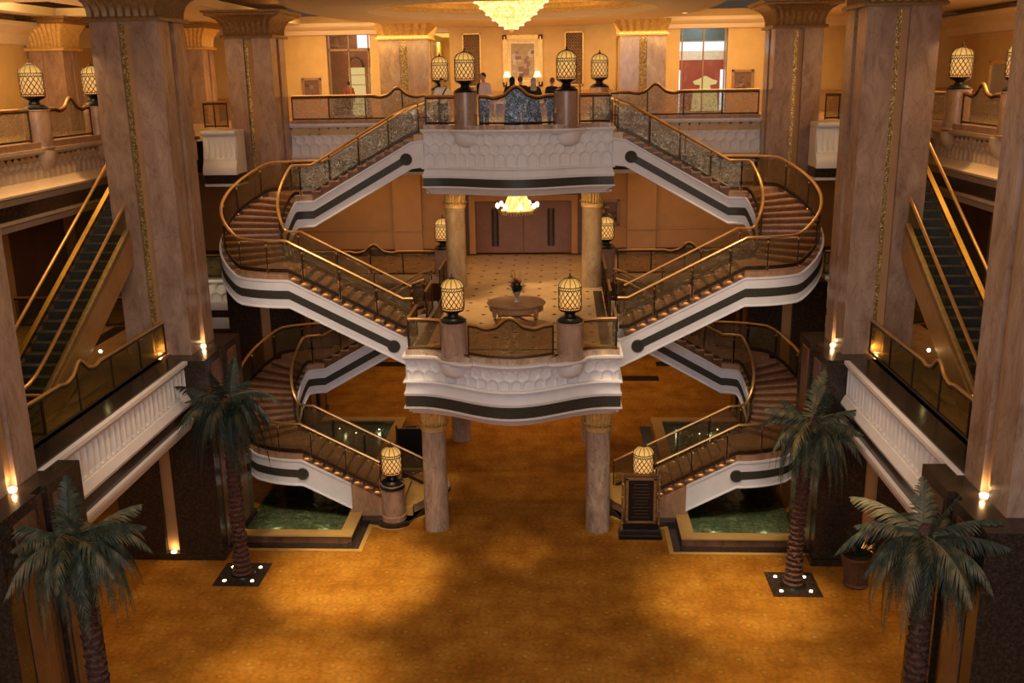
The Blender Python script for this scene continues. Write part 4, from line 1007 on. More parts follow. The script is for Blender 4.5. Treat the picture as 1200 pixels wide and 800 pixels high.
for k in range(46):
    a = rnd.uniform(0, 6.28); el = rnd.uniform(.5, 1.45); L = rnd.uniform(.5, 1.0); d = Vector((cos(a) * cos(el), sin(a) * cos(el), sin(el))); sd = Vector((-sin(a), cos(a), 0)) * .06; q = Vector((10, 26.2, .88))
    m.tube([q, q + d * L * .5], .008, 4)
    p = q + d * L * .45; m.add([p, p + d * L * .3 + sd, p + d * L * .6 + Vector((0, 0, -.06)), p + d * L * .3 - sd], [(0, 1, 2, 3)])
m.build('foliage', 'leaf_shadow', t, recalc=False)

t = thing('directory_sign', 'black standing sign with gilt frame and ruled lines, in front of the right lantern', 'sign', (4.0, 29.2, 0))
m = MB(); square_loft(m, 4.0, 29.22, .69, .28, [(0, 0, 0), (0, .12, 0), (-.03, .14, 0), (-.05, .26, 0), (-.13, .30, 0), (-.13, .5, 0)]); m.build('base', 'black', t, smooth=20)
MB().box(3.49, 4.51, 29.10, 29.34, .5, 2.12).build('cabinet', 'wood_dark', t)
m = MB()
for a, b, z0, z1 in ((3.52, 3.60, .56, 2.06), (4.40, 4.48, .56, 2.06), (3.52, 4.48, .52, .60), (3.52, 4.48, 2.0, 2.08)): m.box(a, b, 29.07, 29.11, z0, z1)
m.build('gilt_frame', 'gilt_dark', t)
MB().box(3.60, 4.40, 29.085, 29.10, .6, 2.0).build('panel', 'black', t)
m = MB(); rnd = random.Random(3)
for k in range(11):
    z = 1.84 - k * .112; w = rnd.uniform(.2, .3); m.box(4.0 - w, 4.0 + w, 29.07, 29.09, z, z + .018)
m.build('ruled_line', 'steel', t)
for x in (3.42, 4.58):
    m = MB(); m.tube([(x, 29.14, .42), (x, 29.14, 2.15)], .035, 8)
    m.build('side_rod', 'gilt_dark', t); m = MB()
    for z in (.5, .95, 1.4, 1.85): m.ball((x, 29.1, z), .045, 6)
    m.build('stud', 'brass', t)
t = thing('notice_board', 'plain black standing board seen from behind the left lower stairs', 'board', (-4.2, 33.9, 0))
MB().box(-4.72, -3.70, 34.55, 34.63, .12, 1.70).build('panel', 'black', t)
m = MB()
for x in (-4.74, -3.68): m.box(x - .03, x + .03, 34.54, 34.64, 0, 1.82)
m.box(-4.76, -3.66, 34.3, 34.9, 0, .06); m.build('frame', 'wood_dark', t)

# ------------------------------------------------------------------ table with flowers
t = thing('round_table', 'round wooden table with curved legs on the cream floor of the middle balcony', 'table', (-.02, 31.8, H1))
TX, TY = -.02, 31.8
MB().lathe(TX, TY, [(.80, .70), (.96, .715), (.98, .74), (.98, .765), (.95, .785), (.90, .79)], 56, H1).build('table_top', 'wood', t)
MB().lathe(TX, TY, [(.86, .50), (.90, .52), (.90, .70), (.86, .705)], 56, H1).build('apron', 'wood', t)
for k in range(4):
    a = pi / 4 + pi / 2 * k; P = []
    for i in range(9):
        u = i / 8; r = .93 + .12 * sin(pi * (1 - u)) ** 1.2 * (1 - u) - .10 * u + (.07 * (u - .85) / .15 if u > .85 else 0)
        P.append((TX + r * cos(a), TY + r * sin(a), H1 + .66 - .64 * u))
    MB().tube(P, [.075, .08, .075, .065, .055, .047, .042, .042, .05], 8).build('leg', 'wood', t)
m = MB()
for k in range(2):
    a = pi / 4 + pi / 2 * k; P = []
    for i in range(13):
        u = i / 6 - 1; P.append((TX + .86 * u * cos(a), TY + .86 * u * sin(a), H1 + .12 + .14 * (1 - u * u)))
    m.tube(P, .035, 6)
m.lathe(TX, TY, [(.06, .2), (.13, .23), (.13, .29), (.06, .33)], 20, H1); m.build('stretcher', 'wood', t)
t = thing('flower_vase', 'silver footed vase of dark leaves and red flowers on the round table', 'vase', (TX, TY, H1 + .79))
VX, VY = TX + .03, TY - .05
MB().lathe(VX, VY, [(.10, 0), (.10, .02), (.03, .05), (.025, .12), (.06, .17), (.12, .28), (.14, .36), (.13, .36), (.10, .28)], 24, H1 + .79).build('vase_body', 'vase', t)
m = MB(); rnd = random.Random(8)
for k in range(150):
    a = rnd.uniform(0, 6.28); el = rnd.uniform(-.15, 1.5); L = rnd.uniform(.22, .5); d = Vector((cos(a) * cos(el), sin(a) * cos(el), sin(el))); sd = Vector((-sin(a), cos(a), 0)) * .035; q = Vector((VX, VY, H1 + 1.16))
    p = q + d * L * .4; m.add([q, p + sd, q + d * L, p - sd], [(0, 1, 2, 3)])
for k in range(7):
    a = rnd.uniform(0, 6.28); m.tube([(VX, VY, H1 + 1.2), (VX + .2 * cos(a), VY + .2 * sin(a), H1 + 1.6 + rnd.uniform(0, .25))], .006, 3)
m.build('foliage', 'leaf_dark', t, recalc=False)
for dx, dz in ((-.06, .42), (.1, .3), (-.16, .2), (.02, .22)): MB().ball((VX + dx, VY - .12, H1 + 1.16 + dz), .055, 6, (1, 1, .8)).build('flower', 'flower_red', t)

# ------------------------------------------------------------------ chandeliers
t = thing('crystal_chandelier', 'large cone-shaped glowing crystal chandelier under the gilded ceiling dome', 'chandelier', (-.33, 37.6, 16.0))
CX, CYC = -.33, 37.6
m = MB(); n = 48; prof = [(.03, 0), (.16, .05), (.22, .10), (.42, .22), (.66, .40), (.9, .60), (1.12, .82), (1.32, 1.02), (1.55, 1.22), (1.75, 1.35), (1.78, 1.5)]
for i, (r, h) in enumerate(prof):
    for j in range(n): q = r * (1 - (.06 if j % 2 else 0)); m.v.append((CX + q * cos(2 * pi * j / n), CYC + q * sin(2 * pi * j / n), 16.02 + h))
for i in range(len(prof) - 1):
    for j in range(n): m.f.append((i * n + j, i * n + (j + 1) % n, (i + 1) * n + (j + 1) % n, (i + 1) * n + j)); m.m.append(0)
m.build('crystal_cone', 'crystal', t, smooth=0)
m = MB()
for i, (r, h) in enumerate(prof[2:]):
    k = 14 + 5 * i
    for j in range(k): m.ball((CX + (r + .02) * cos(2 * pi * j / k), CYC + (r + .02) * sin(2 * pi * j / k), 16.0 + h), .032, 4)
m.build('bead_string', 'glow_shade', t)
MB().lathe(CX, CYC, [(1.8, 17.48), (1.84, 17.5), (1.84, 17.56), (.2, 17.58)], 48).build('gilt_ring', 'gilt', t)
m = MB().lathe(CX, CYC, [(.004, -.06), (.05, -.02), (.16, .05), (.15, .07)], 20, 16.02); m.build('finial', 'brass', t)

t = thing('crystal_chandelier', 'small chandelier with glowing bulbs hanging under the top balcony, before the wooden doors', 'chandelier', (-.15, 36.4, 9.5))
CX, CYC, CZ = -.15, 36.4, 9.62
m = MB(); n = 24; prof = [(.58, 0), (.50, .16), (.40, .40), (.26, .74), (.22, .80)]
for r, h in prof:
    for j in range(n): q = r * (1 - (.05 if j % 2 else 0)); m.v.append((CX + q * cos(2 * pi * j / n), CYC + q * sin(2 * pi * j / n), CZ + h))
for i in range(len(prof) - 1):
    for j in range(n): m.f.append((i * n + j, i * n + (j + 1) % n, (i + 1) * n + (j + 1) % n, (i + 1) * n + j)); m.m.append(0)
m.build('bead_cone', 'crystal', t, smooth=0)
m = MB().lathe(CX, CYC, [(.5, -.06), (.62, -.04), (.62, .02), (.5, .02)], 32, CZ)
for j in range(32): m.ball((CX + .56 * cos(j * pi / 16), CYC + .56 * sin(j * pi / 16), CZ - .10), .03, 5, (1, 1, 1.7))
m.build('crystal_rim', 'gilt', t)
MB().tube([(CX, CYC, CZ + .75), (CX, CYC, 10.55)], .02, 6).build('chain', 'brass', t)
for j in range(8):
    a = 2 * pi * j / 8 + .2; px, py = CX + .74 * cos(a), CYC + .74 * sin(a)
    A = MB().tube([(CX + .5 * cos(a), CYC + .5 * sin(a), CZ), (CX + .64 * cos(a), CYC + .64 * sin(a), CZ - .06), (px, py, CZ + .02), (px, py, CZ + .1)], .014, 5).build('arm', 'brass', t)
    MB().ball((px, py, CZ + .2), .075, 8, (1, 1, 1.35)).build('bulb', 'glow_white', A)
# ------------------------------------------------------------------ upper back wall furnishings
def framed(name, label, x0, x1, z0, z1, y, frame, fw, mat_in, extra=None, cat='picture', mount=None, axis='y'):
    """picture hung on a wall facing the viewer (axis y) or facing the void (axis x, x0..x1 then run along y)"""
    def B(m, a, b, d0, d1, c, d):
        return m.box(a, b, y - d1, y - d0, c, d) if axis == 'y' else m.box(*sorted((y + axis * d0, y + axis * d1)), a, b, c, d)
    t = thing(name, label, cat, ((x0 + x1) / 2, y, z0) if axis == 'y' else (y, (x0 + x1) / 2, z0))
    m = MB()
    for a, b, c, d in ((x0, x0 + fw, z0, z1), (x1 - fw, x1, z0, z1), (x0, x1, z0, z0 + fw), (x0, x1, z1 - fw, z1)): B(m, a, b, .0, .09, c, d)
    for a, b, c, d in ((x0 + fw * .35, x0 + fw * .65, z0 + fw * .3, z1 - fw * .3), (x1 - fw * .65, x1 - fw * .35, z0 + fw * .3, z1 - fw * .3)): B(m, a, b, .08, .11, c, d)
    m.build('frame', frame, t)
    xi0, xi1, zi0, zi1 = x0 + fw, x1 - fw, z0 + fw, z1 - fw
    if mount:
        B(MB(), xi0, xi1, .0, .03, zi0, zi1).build('mount', 'mount', t)
        xi0 += mount; xi1 -= mount; zi0 += mount; zi1 -= mount
        m = MB()
        for a, b, c, d in ((xi0 - .05, xi0, zi0 - .05, zi1 + .05), (xi1, xi1 + .05, zi0 - .05, zi1 + .05), (xi0, xi1, zi0 - .05, zi0), (xi0, xi1, zi1, zi1 + .05)): B(m, a, b, .02, .06, c, d)
        m.build('inner_fillet', 'gilt', t)
    m = MB(); B(m, xi0, xi1, .0, .04, zi0, zi1)
    if extra:
        rnd = random.Random(extra); 
        for k in range(26):
            w, h = rnd.uniform(.1, .3) * (xi1 - xi0), rnd.uniform(.06, .2) * (zi1 - zi0); a = rnd.uniform(xi0, xi1 - w); c = rnd.uniform(zi0, zi1 - h)
            m.mi = rnd.randrange(4); B(m, a, a + w, .04, .045 + .0006 * k, c, c + h)
    m.build('picture_sheet', mat_in, t, smooth=0)
    return t
framed('framed_artwork', 'large patchwork picture in a wide gilt frame at the centre of the upper wall', -1.36, .56, 13.95, 16.34, 49.5, 'gilt', .2, ['art_a', 'art_b', 'art_c', 'art_d'], 4, mount=.2)
for s, x0, x1, lab in ((-1, -3.32, -2.42, 'tall carved lattice panel on the wall left of the framed artwork'), (1, 1.62, 2.54, 'tall carved lattice panel on the wall right of the framed artwork')):
    t = thing('carved_screen', lab, 'carved panel', ((x0 + x1) / 2, 49.45, 13.95)); z0, z1 = 13.95, 16.46
    m = MB()
    for a, b, c, d in ((x0, x0 + .06, z0, z1), (x1 - .06, x1, z0, z1), (x0, x1, z0, z0 + .06), (x0, x1, z1 - .06, z1)): m.box(a, b, 49.42, 49.5, c, d)
    m.build('frame', 'gilt', t)
    MB().box(x0 + .05, x1 - .05, 49.48, 49.5, z0 + .05, z1 - .05).build('backing', 'wall_tan', t)
    m = MB(); nx, nz = 6, 16; w = (x1 - x0 - .12) / nx; h = (z1 - z0 - .12) / nz
    for i in range(nx):
        for j in range(nz):
            cx, cz = x0 + .06 + (i + .5) * w, z0 + .06 + (j + .5) * h
            for k in range(4):
                a = pi / 4 + k * pi / 2; m.tube([(cx, 49.47, cz), (cx + w * .68 * cos(a), 49.47, cz + h * .68 * sin(a))], .019, 4)
            m.tube([(cx + w * .3 * cos(2 * pi * q / 8), 49.46, cz + h * .3 * sin(2 * pi * q / 8)) for q in range(9)], .016, 4)
    m.build('lattice', 'screenpanel', t, smooth=0)
t = thing('console_table', 'long gilded console table below the framed artwork, half hidden by visitors', 'table', (-.4, 49.2, H2))
m = MB().box(-1.9, 1.1, 48.95, 49.4, 13.3, 13.4); m.build('table_top', 'wood', t); MB().box(-1.8, 1.0, 49.0, 49.38, 13.15, 13.3).build('apron', 'gilt', t)
for x in (-1.75, .95):
    for y in (49.02, 49.34): MB().tube([(x, y, 13.2), (x, y, 12.9), (x, y, H2)], [.06, .045, .035], 8).build('leg', 'gilt', t)
def table_lamp(x, y, z, label, h=.75):
    t = thing('table_lamp', label, 'lamp', (x, y, z))
    MB().lathe(x, y, [(.09, 0), (.09, .02), (.03, .05), (.025, .15), (.055, .22), (.03, .30), (.015, .34), (.012, h - .25)], 16, z).build('stand', 'brass', t)
    MB().lathe(x, y, [(.20, h - .28), (.10, h)], 20, z, cap=False).build('lamp_shade', 'glow_shade', t)
    return t
table_lamp(-1.15, 49.15, 13.4, 'small table lamp with lit cream shade under the left side of the framed artwork', 1.25)
table_lamp(.31, 49.15, 13.4, 'small table lamp with lit cream shade under the right side of the framed artwork', 1.25)
framed('framed_picture', 'small dark picture in a brown frame on the wall left of the warm shop window', -11.42, -10.46, 13.3, 14.5, 50, 'wood', .12, ['art_d', 'art_b', 'wood_dark', 'art_d'], 9)
framed('framed_picture', 'small dark picture in a brown frame on the wall right of the white shop window', 9.75, 10.8, 13.3, 14.57, 50, 'wood', .12, ['art_d', 'wood_dark', 'art_d', 'art_b'], 11)
framed('framed_picture', 'small dark slanted-figure picture beside a lantern on the middle level back wall', 3.2, 4.1, 7.8, 8.95, 44.95, 'wood', .1, ['art_d', 'wood_dark', 'art_a', 'black'], 12)
framed('framed_picture', 'pale portrait picture in a gilt frame on the far left upper wall', 43.6, 45.4, 13.35, 14.75, -19.95, 'gilt', .14, ['art_c', 'art_c', 'art_a', 'mount'], 13, axis=1)
framed('mirror', 'gilt framed mirror on the far right upper wall behind the lanterns', 42.4, 44.9, 12.9, 14.75, 19.95, 'gilt', .16, 'vase', None, 'mirror', axis=-1)
t = thing('console_table', 'small console table against the far left upper wall under the pale picture', 'table', (-19.6, 43.9, H2))
MB().box(-19.9, -19.4, 42.6, 45.2, 13.2, 13.3).build('table_top', 'wood', t)
for x in (-19.82, -19.48):
    for y in (42.7, 45.1): MB().tube([(x, y, 13.2), (x, y, H2)], [.05, .03], 8).build('leg', 'wood', t)
table_lamp(-19.6, 42.9, 13.3, 'small table lamp with white shade beside the pale picture on the left gallery', .9)
t = thing('wall_sconce', 'double-lobed lit wall sconce between the far lantern and the small table lamp on the left', 'wall lamp', (-19.9, 41.6, 13.7))
MB().box(-20, -19.93, 41.5, 41.7, 13.7, 14.3).build('back_plate', 'brass', t); MB().ball((-19.8, 41.6, 14.25), .13, 8).ball((-19.8, 41.6, 13.72), .10, 8).build('bulb', 'glow_white', t)
# shop windows
for k, (x0, x1, zt) in enumerate(((-10.0, -8.0, 16.65), (7.28, 9.4, 16.65))):
    w = MB(); 
    for a in (x0, (x0 + x1) / 2 - .03, x1 - .06): w.box(a, a + .06, 50.0, 50.12, H2, zt)
    w.box(x0, x1, 50, 50.12, zt - .06, zt)
    w.box(x0, x1, 50, 50.12, H2, H2 + .1)
    if k == 0: w.box(x0, x1, 50, 50.12, 15.75, 15.85)
    W = struct('window_%d' % (k + 1), w, 'gilt_dark')
    MB().add([(x0, 50.06, H2), (x1, 50.06, H2), (x1, 50.06, zt), (x0, 50.06, zt)], [(0, 1, 2, 3)]).build('window_pane', 'pane', W, recalc=False)
x0, x1 = -10.0, -8.0
struct('wall_shop', MB().box(-11, -7, 54, 54.2, H2, 17).box(-11.2, -11, 50.4, 54, H2, 17).box(-7, -6.8, 50.4, 54, H2, 17), 'shop_warm')
t = thing('light_panel', 'bright white light panel at the top of the warm shop window', 'light', (-8.5, 53.5, 16.2)); MB().box(-9.3, -7.6, 53.7, 53.75, 16.0, 17.0).build('panel', 'glow_shop', t)
for i, xx in enumerate((-9.85, -8.8)):
    t = thing('display_shelf', ['lit amber display shelves on the left of the warm shop window', 'lit amber display shelves on the right of the warm shop window'][i], 'shelf', (xx + .4, 53.6, H2))
    MB().box(xx, xx + .85, 53.8, 53.85, H2, 15.0).build('back_panel', 'glow_shelf', t)
    for z in (13.1, 13.6, 14.1, 14.6): MB().box(xx, xx + .85, 53.4, 53.85, z, z + .04).build('shelf', 'gilt', t)
    m = MB(); m.tube([(xx + .02, 53.7, 15.0)] + [(xx + .42 - .4 * cos(pi * q / 10), 53.7, 15.0 + .55 * sin(pi * q / 10)) for q in range(11)], .06, 6); m.build('arch', 'wood_dark', t)
struct('wall_shop_white', MB().box(6.6, 10.2, 54, 54.2, H2, 17).box(6.4, 6.6, 50.4, 54, H2, 17).box(10.2, 10.4, 50.4, 54, H2, 17), 'shop_white')
t = thing('shop_display', 'red and teal lit back wall of the white shop window', 'display', (8.3, 53.8, H2))
MB().box(6.9, 10., 53.85, 53.95, H2, 15.1).build('red_panel', 'red_lac', t)
MB().box(6.9, 10., 53.8, 53.95, 15.55, 16.0).build('light_band', 'glow_shop', t)
MB().box(6.9, 10., 53.82, 53.95, 15.1, 15.55).build('cream_band', 'shop_white', t)
MB().box(6.9, 10., 53.8, 53.95, 16.05, 17.0).build('teal_panel', 'teal', t)
for x in (7.4, 9.7): MB().box(x, x + .22, 53.2, 53.4, H2, 14.6).build('pillar', 'glow_shop', t)
t = thing('shop_display', 'cream scalloped stand of goods inside the white shop window', 'display', (8.7, 52, H2))
MB().lathe(8.75, 52, [(.7, 0), (.6, .9), (.62, 1.0), (.3, 1.05), (.25, 1.3), (.55, 1.35), (.62, 1.5), (.3, 1.62), (.05, 1.75)], 14, H2).build('stand', 'glow_shelf', t)
t = thing('potted_plant', 'green plant in the right corridor mouth behind the bright lantern', 'plant', (4.55, 48.5, H2))
MB().lathe(4.55, 48.5, [(.2, 0), (.28, .5), (.24, .5)], 16, H2).build('pot', 'terracotta', t)
m = MB(); rnd = random.Random(2)
for k in range(40):
    a = rnd.uniform(0, 6.28); el = rnd.uniform(.6, 1.5); L = rnd.uniform(.6, 1.5); d = Vector((cos(a) * cos(el), sin(a) * cos(el), sin(el))); sd = Vector((-sin(a), cos(a), 0)) * .07; q = Vector((4.55, 48.5, 13.0))
    m.add([q, q + d * L * .6 + sd, q + d * L, q + d * L * .6 - sd], [(0, 1, 2, 3)])
m.build('foliage', 'leaf', t, recalc=False)
t = thing('stanchion', 'thin brass post standing right of the right top-balcony lantern', 'post', (2.12, 34.6, H2))
MB().lathe(2.12, 34.6, [(.12, 0), (.12, .03), (.03, .06), (.03, 1.9), (.05, 1.93), (.004, 2.0)], 12, H2).build('pole', 'brass', t)
# lounge lamps on the ground floor under the left gallery
for x, y, lab in ((-14.75, 44.6, 'nearer small lit table lamp glimpsed at ground level beyond the left granite column'), (-14.3, 45.4, 'farther small lit table lamp glimpsed at ground level beyond the left granite column')):
    t = thing('side_table', 'small wooden side table under the ' + lab.split(' glimpsed')[0] + ' in the ground floor lounge', 'table', (x, y, 0))
    MB().lathe(x, y, [(.35, 1.05), (.37, 1.08), (.35, 1.1)], 20).build('table_top', 'wood', t); MB().lathe(x, y, [(.25, 0), (.05, .08), (.05, 1.05)], 16).build('leg', 'wood', t)
    table_lamp(x, y, 1.1, lab, 1.1)

# ------------------------------------------------------------------ people
def capsule(m, a, b, ra, rb, n=10, sx=1.):
    a, b = Vector(a), Vector(b); d = b - a; P = []; R = []
    for k in range(5):
        q = k / 4; P.append(a - d.normalized() * ra * (1 - q) * .98); R.append(max(.002, ra * sqrt(max(0, 1 - (1 - q) ** 2))))
    for k in range(1, 4): P.append(a + d * k / 4); R.append(ra + (rb - ra) * k / 4)
    for k in range(5):
        q = k / 4; P.append(b + d.normalized() * rb * q * .98); R.append(max(.002, rb * sqrt(max(0, 1 - q * q))))
    return m.tube(P, R, n)
def skinned(m, name, mat, parent, vox=.014):
    o = m.build(name, mat, parent, recalc=False)
    r = o.modifiers.new('remesh', 'REMESH'); r.mode = 'VOXEL'; r.voxel_size = vox; r.use_smooth_shade = True
    s = o.modifiers.new('smooth', 'SMOOTH'); s.factor = .5; s.iterations = 3
    return o
def hand(m, wrist, d, side, curl=.5):
    d = Vector(d).normalized(); side = Vector(side).normalized(); nrm_ = d.cross(side).normalized(); w = Vector(wrist)
    capsule(m, w, w + d * .075, .024, .034, 8)
    for k, L in enumerate((.070, .082, .078, .060)):
        b = w + d * .09 + side * (-.030 + .020 * k); c = b + d * L * .55; e = c + (d * (1 - curl) - nrm_ * curl) * L * .5
        capsule(m, b, c, .010, .0095, 6); capsule(m, c, e, .0095, .008, 6)
    b = w + d * .03 - side * .03; capsule(m, b, b + d * .035 - side * .035, .012, .011, 6); capsule(m, b + d * .035 - side * .035, b + d * .07 - side * .04, .011, .009, 6)
def person(x, y, z, H, yaw, label, top, bottom, arms, hair='hair', robe=False, scarf=None, strap=False, vest=None, headtilt=0.):
    """arms: [(elbow, wrist) left, right] in body space: x to the person's left, y forward, z up (fractions of 1.75 m height)"""
    t = thing('person', label, 'person', (x, y, z)); k = H / 1.75; c, s = cos(yaw), sin(yaw)
    def W(p): p = Vector(p) * k; return (x + p.x * c - p.y * s, y + p.x * s + p.y * c, z + p.z)
    def cap(m, a, b, ra, rb, n=10): capsule(m, W(a), W(b), ra * k, rb * k, n)
    hx, hy, hz = 0, headtilt * .09, 1.635
    B = MB()
    cap(B, (0, 0, .98), (0, 0, 1.2), .135, .14); cap(B, (0, 0, 1.2), (0, 0, 1.36), .14, .12); cap(B, (-.13, 0, 1.4), (.13, 0, 1.4), .07, .07); cap(B, (0, 0, 1.42), (0, hy * .5, 1.56), .058, .052)
    for sd in (-1, 1):
        cap(B, (sd * .09, 0, .95), (sd * .10, .02, .5), .09, .058); cap(B, (sd * .10, .02, .5), (sd * .10, -.01, .09), .057, .04); cap(B, (sd * .10, -.03, .045), (sd * .11, .16, .03), .042, .03)
        el, wr = arms[0 if sd > 0 else 1]; sh = (sd * .185, 0, 1.40)
        cap(B, sh, el, .052, .042); cap(B, el, wr, .04, .027)
        d = Vector(W(wr)) - Vector(W(el)); hand(B, W(wr), d, Vector((c, s, 0)), .45)
    o = len(B.v); B.ball((0, 0, 0), 1, 12)
    for i in range(o, len(B.v)):
        vx, vy, vz = B.v[i]; jaw = .80 if vz < -.3 else 1.
        B.v[i] = W((hx + vx * .078 * jaw, hy + vy * .098 * jaw + (.012 if vz < -.3 else 0), hz + vz * .118))
    cap(B, (0, hy + .09, hz - .005), (0, hy + .115, hz - .03), .012, .016, 6)
    for sd in (-1, 1): cap(B, (sd * .078, hy, hz + .01), (sd * .08, hy, hz - .025), .014, .01, 6)
    skinned(B, 'body', 'skin', t)
    for sd in (-1, 1): MB().ball(W((sd * .031, hy + .086, hz + .012)), .011 * k, 6).build('eye', 'black', t)
    MB().ball(W((0, hy + .088, hz - .06)), .022 * k, 6, (1, .5, .35)).build('mouth', 'flower_red', t)
    if scarf:
        m = MB(); m.ball((0, 0, 0), 1, 12)
        m.v = [W((vx * .10, hy + vy * .118 - .022, hz + .012 + vz * .14)) for vx, vy, vz in m.v]
        cap(m, (0, hy - .04, hz - .08), (0, -.03, 1.40), .085, .13); m2 = m
        skinned(m2, 'headscarf', scarf, t, .02)
    else:
        m = MB(); m.ball((0, 0, 0), 1, 12)
        m.v = [W((vx * .086, hy + vy * .104 - .02, hz + .032 + vz * .105)) for vx, vy, vz in m.v]
        m.build('hair', hair, t)
    T = MB(); g = .018
    cap(T, (0, 0, .99), (0, 0, 1.2), .135 + g, .145 + g, 14); cap(T, (0, 0, 1.2), (0, 0, 1.36), .145 + g, .125 + g, 14); cap(T, (-.14, 0, 1.395), (.14, 0, 1.395), .075 + g * .5, .075 + g * .5)
    for sd in (-1, 1):
        el, wr = arms[0 if sd > 0 else 1]; sh = (sd * .185, 0, 1.40); w2 = tuple(el[i] + (wr[i] - el[i]) * (.9 if robe or top != 'white_shirt' else .05) for i in range(3))
        cap(T, sh, el, .064, .058); cap(T, el, w2, .056, .052 if robe else .045)
    if robe:
        prof = [(.33, .02), (.30, .25), (.26, .6), (.21, .95), (.19, 1.15), (.17, 1.3)]; o = len(T.v)
        T.lathe(0, 0, prof, 20, 0, 1., .72)
        for i in range(o, len(T.v)): T.v[i] = W(T.v[i])
        skinned(T, 'robe', top, t, .02)
    else:
        skinned(T, 'shirt', top, t, .016)
        m = MB()
        cap(m, (0, 0, .92), (0, 0, 1.0), .145, .15, 14)
        for sd in (-1, 1): cap(m, (sd * .09, 0, .93), (sd * .10, .02, .5), .105, .075); cap(m, (sd * .10, .02, .5), (sd * .10, -.01, .1), .074, .062)
        skinned(m, 'trousers', bottom, t, .016)
        for sd in (-1, 1):
            m = MB(); cap(m, (sd * .10, -.03, .05), (sd * .11, .17, .035), .052, .038); m.build('shoe', 'black', t)
    if strap:
        m = MB(); P = [W((-.14 + .30 * u, .155 + .03 * sin(pi * u), 1.46 - .5 * u)) for u in [i / 8 for i in range(9)]] + [W((.19, .05, .95))]
        m.tube(P, .022 * k, 6); m.build('shoulder_strap', 'black_cloth', t)
    if vest:
        m = MB(); cap(m, (.10, .02, 1.06), (.11, .03, 1.38), .115, .10); skinned(m, 'waistcoat', vest, t, .02)
    return t
rest = lambda sd: ((sd * .27, .04, 1.12), (sd * .22, .24, 1.02))
hang = lambda sd: ((sd * .25, -.03, 1.13), (sd * .26, .06, .88))
fold = lambda sd: ((sd * .27, .05, 1.13), (sd * .06, .24, 1.08))
person(-2.68, 35.35, H2, 1.84, pi + .15, 'man in pale shirt with a black shoulder strap, looking down over the top rail', 'white_shirt', 'jeans', [fold(1), rest(-1)], strap=True, headtilt=.9)
person(-1.18, 34.75, H2, 2.0, pi - .5, 'man in pink shirt with a dark garment on one shoulder, beside a top lantern', 'pink_shirt', 'jeans', [fold(1), fold(-1)], vest='black_cloth', headtilt=.3)
person(-.22, 35.2, H2, 1.84, .2, 'woman in black with long dark headscarf standing behind the middle panel, back turned', 'black_cloth', None, [hang(1), fold(-1)], robe=True, scarf='black_cloth')
person(.04, 36.0, H2, 1.86, -.3, 'person with brown hair and dark top between the two figures in black', 'black_cloth', 'jeans', [fold(1), hang(-1)], hair='brown_scarf')
person(.52, 35.2, H2, 1.80, .1, 'woman in black with a pale grey headscarf, right of the woman in the dark headscarf', 'black_cloth', None, [fold(1), hang(-1)], robe=True, scarf='grey_scarf')
person(1.16, 35.8, H2, 1.80, .5, 'person in black mostly hidden behind the right top-balcony lantern', 'black_cloth', 'black_cloth', [hang(1), hang(-1)], hair='brown_scarf')
person(-9.35, 51.2, H2, 1.75, .4, 'figure in dark red standing inside the warm shop window', 'red_lac', 'wood_dark', [hang(1), fold(-1)], hair='hair')

# ------------------------------------------------------------------ light
def area(name, loc, target, size, energy, color, size_y=None, spread=None):
    ld = bpy.data.lights.new(name, 'AREA'); ld.energy = energy; ld.color = color; ld.size = size
    if size_y: ld.shape = 'RECTANGLE'; ld.size_y = size_y
    if spread: ld.spread = radians(spread)
    o = bpy.data.objects.new(name, ld); COL.objects.link(o); o.location = loc
    o.rotation_euler = (Vector(target) - Vector(loc)).to_track_quat('-Z', 'Y').to_euler(); return o
def spot(name, loc, target, energy, color, angle, blend=.6, soft=.3):
    ld = bpy.data.lights.new(name, 'SPOT'); ld.energy = energy; ld.color = color; ld.spot_size = radians(angle); ld.spot_blend = blend; ld.shadow_soft_size = soft
    o = bpy.data.objects.new(name, ld); COL.objects.link(o); o.location = loc
    o.rotation_euler = (Vector(target) - Vector(loc)).to_track_quat('-Z', 'Y').to_euler(); return o
WARM = (1., .66, .32); GOLD = (1., .58, .22)
# upper level: ceiling washes and added fill lights
area('upper_wash', (-.3, 46.2, 16.5), (-.3, 47.2, 12), 15, 760, WARM, 4)
area('soffit_fill', (-.3, 38, 13.2), (-.3, 38, 17), 8, 260, WARM, 8)  # unseen upward light added in mid-air to brighten the soffit
for s in (-1, 1):
    area('upper_wash', (s * 9.2, 45.5, 16.9), (s * 9.2, 46.5, 12), 5, 430, WARM, 5)
    area('side_wash', (s * 17, 33, 16.9), (s * 17.6, 34, 12), 3, 800, WARM, 16)
    area('corridor_wash', (s * 4.5, 53, 16.2), (s * 4.5, 53, 12), .9, 60, GOLD)
for s in (-1, 1): area('cove_wash', (-.3 + s * 8.6, 38, 17.15), (-.3 + s * 8.6, 38, 18), 2.4, 130, GOLD, 20)
for s in (-1, 1): spot('column_fill_spot', (s * 2.2, 35.4, 10.3), (s * 2.65, 38, 8.6), 160, WARM, 60)  # spots added to brighten the middle round columns and capitals
area('dome_wash', (-.3, 37.6, 16.9), (-.3, 37.6, 18), 6, 90, GOLD)
area('shop_wash', (8.3, 52.5, 16.9), (8.3, 53.5, 13), 2, 60, (.95, .97, 1.)); area('shop_wash', (-9, 52.5, 16.9), (-9, 53.5, 13), 2, 30, WARM)
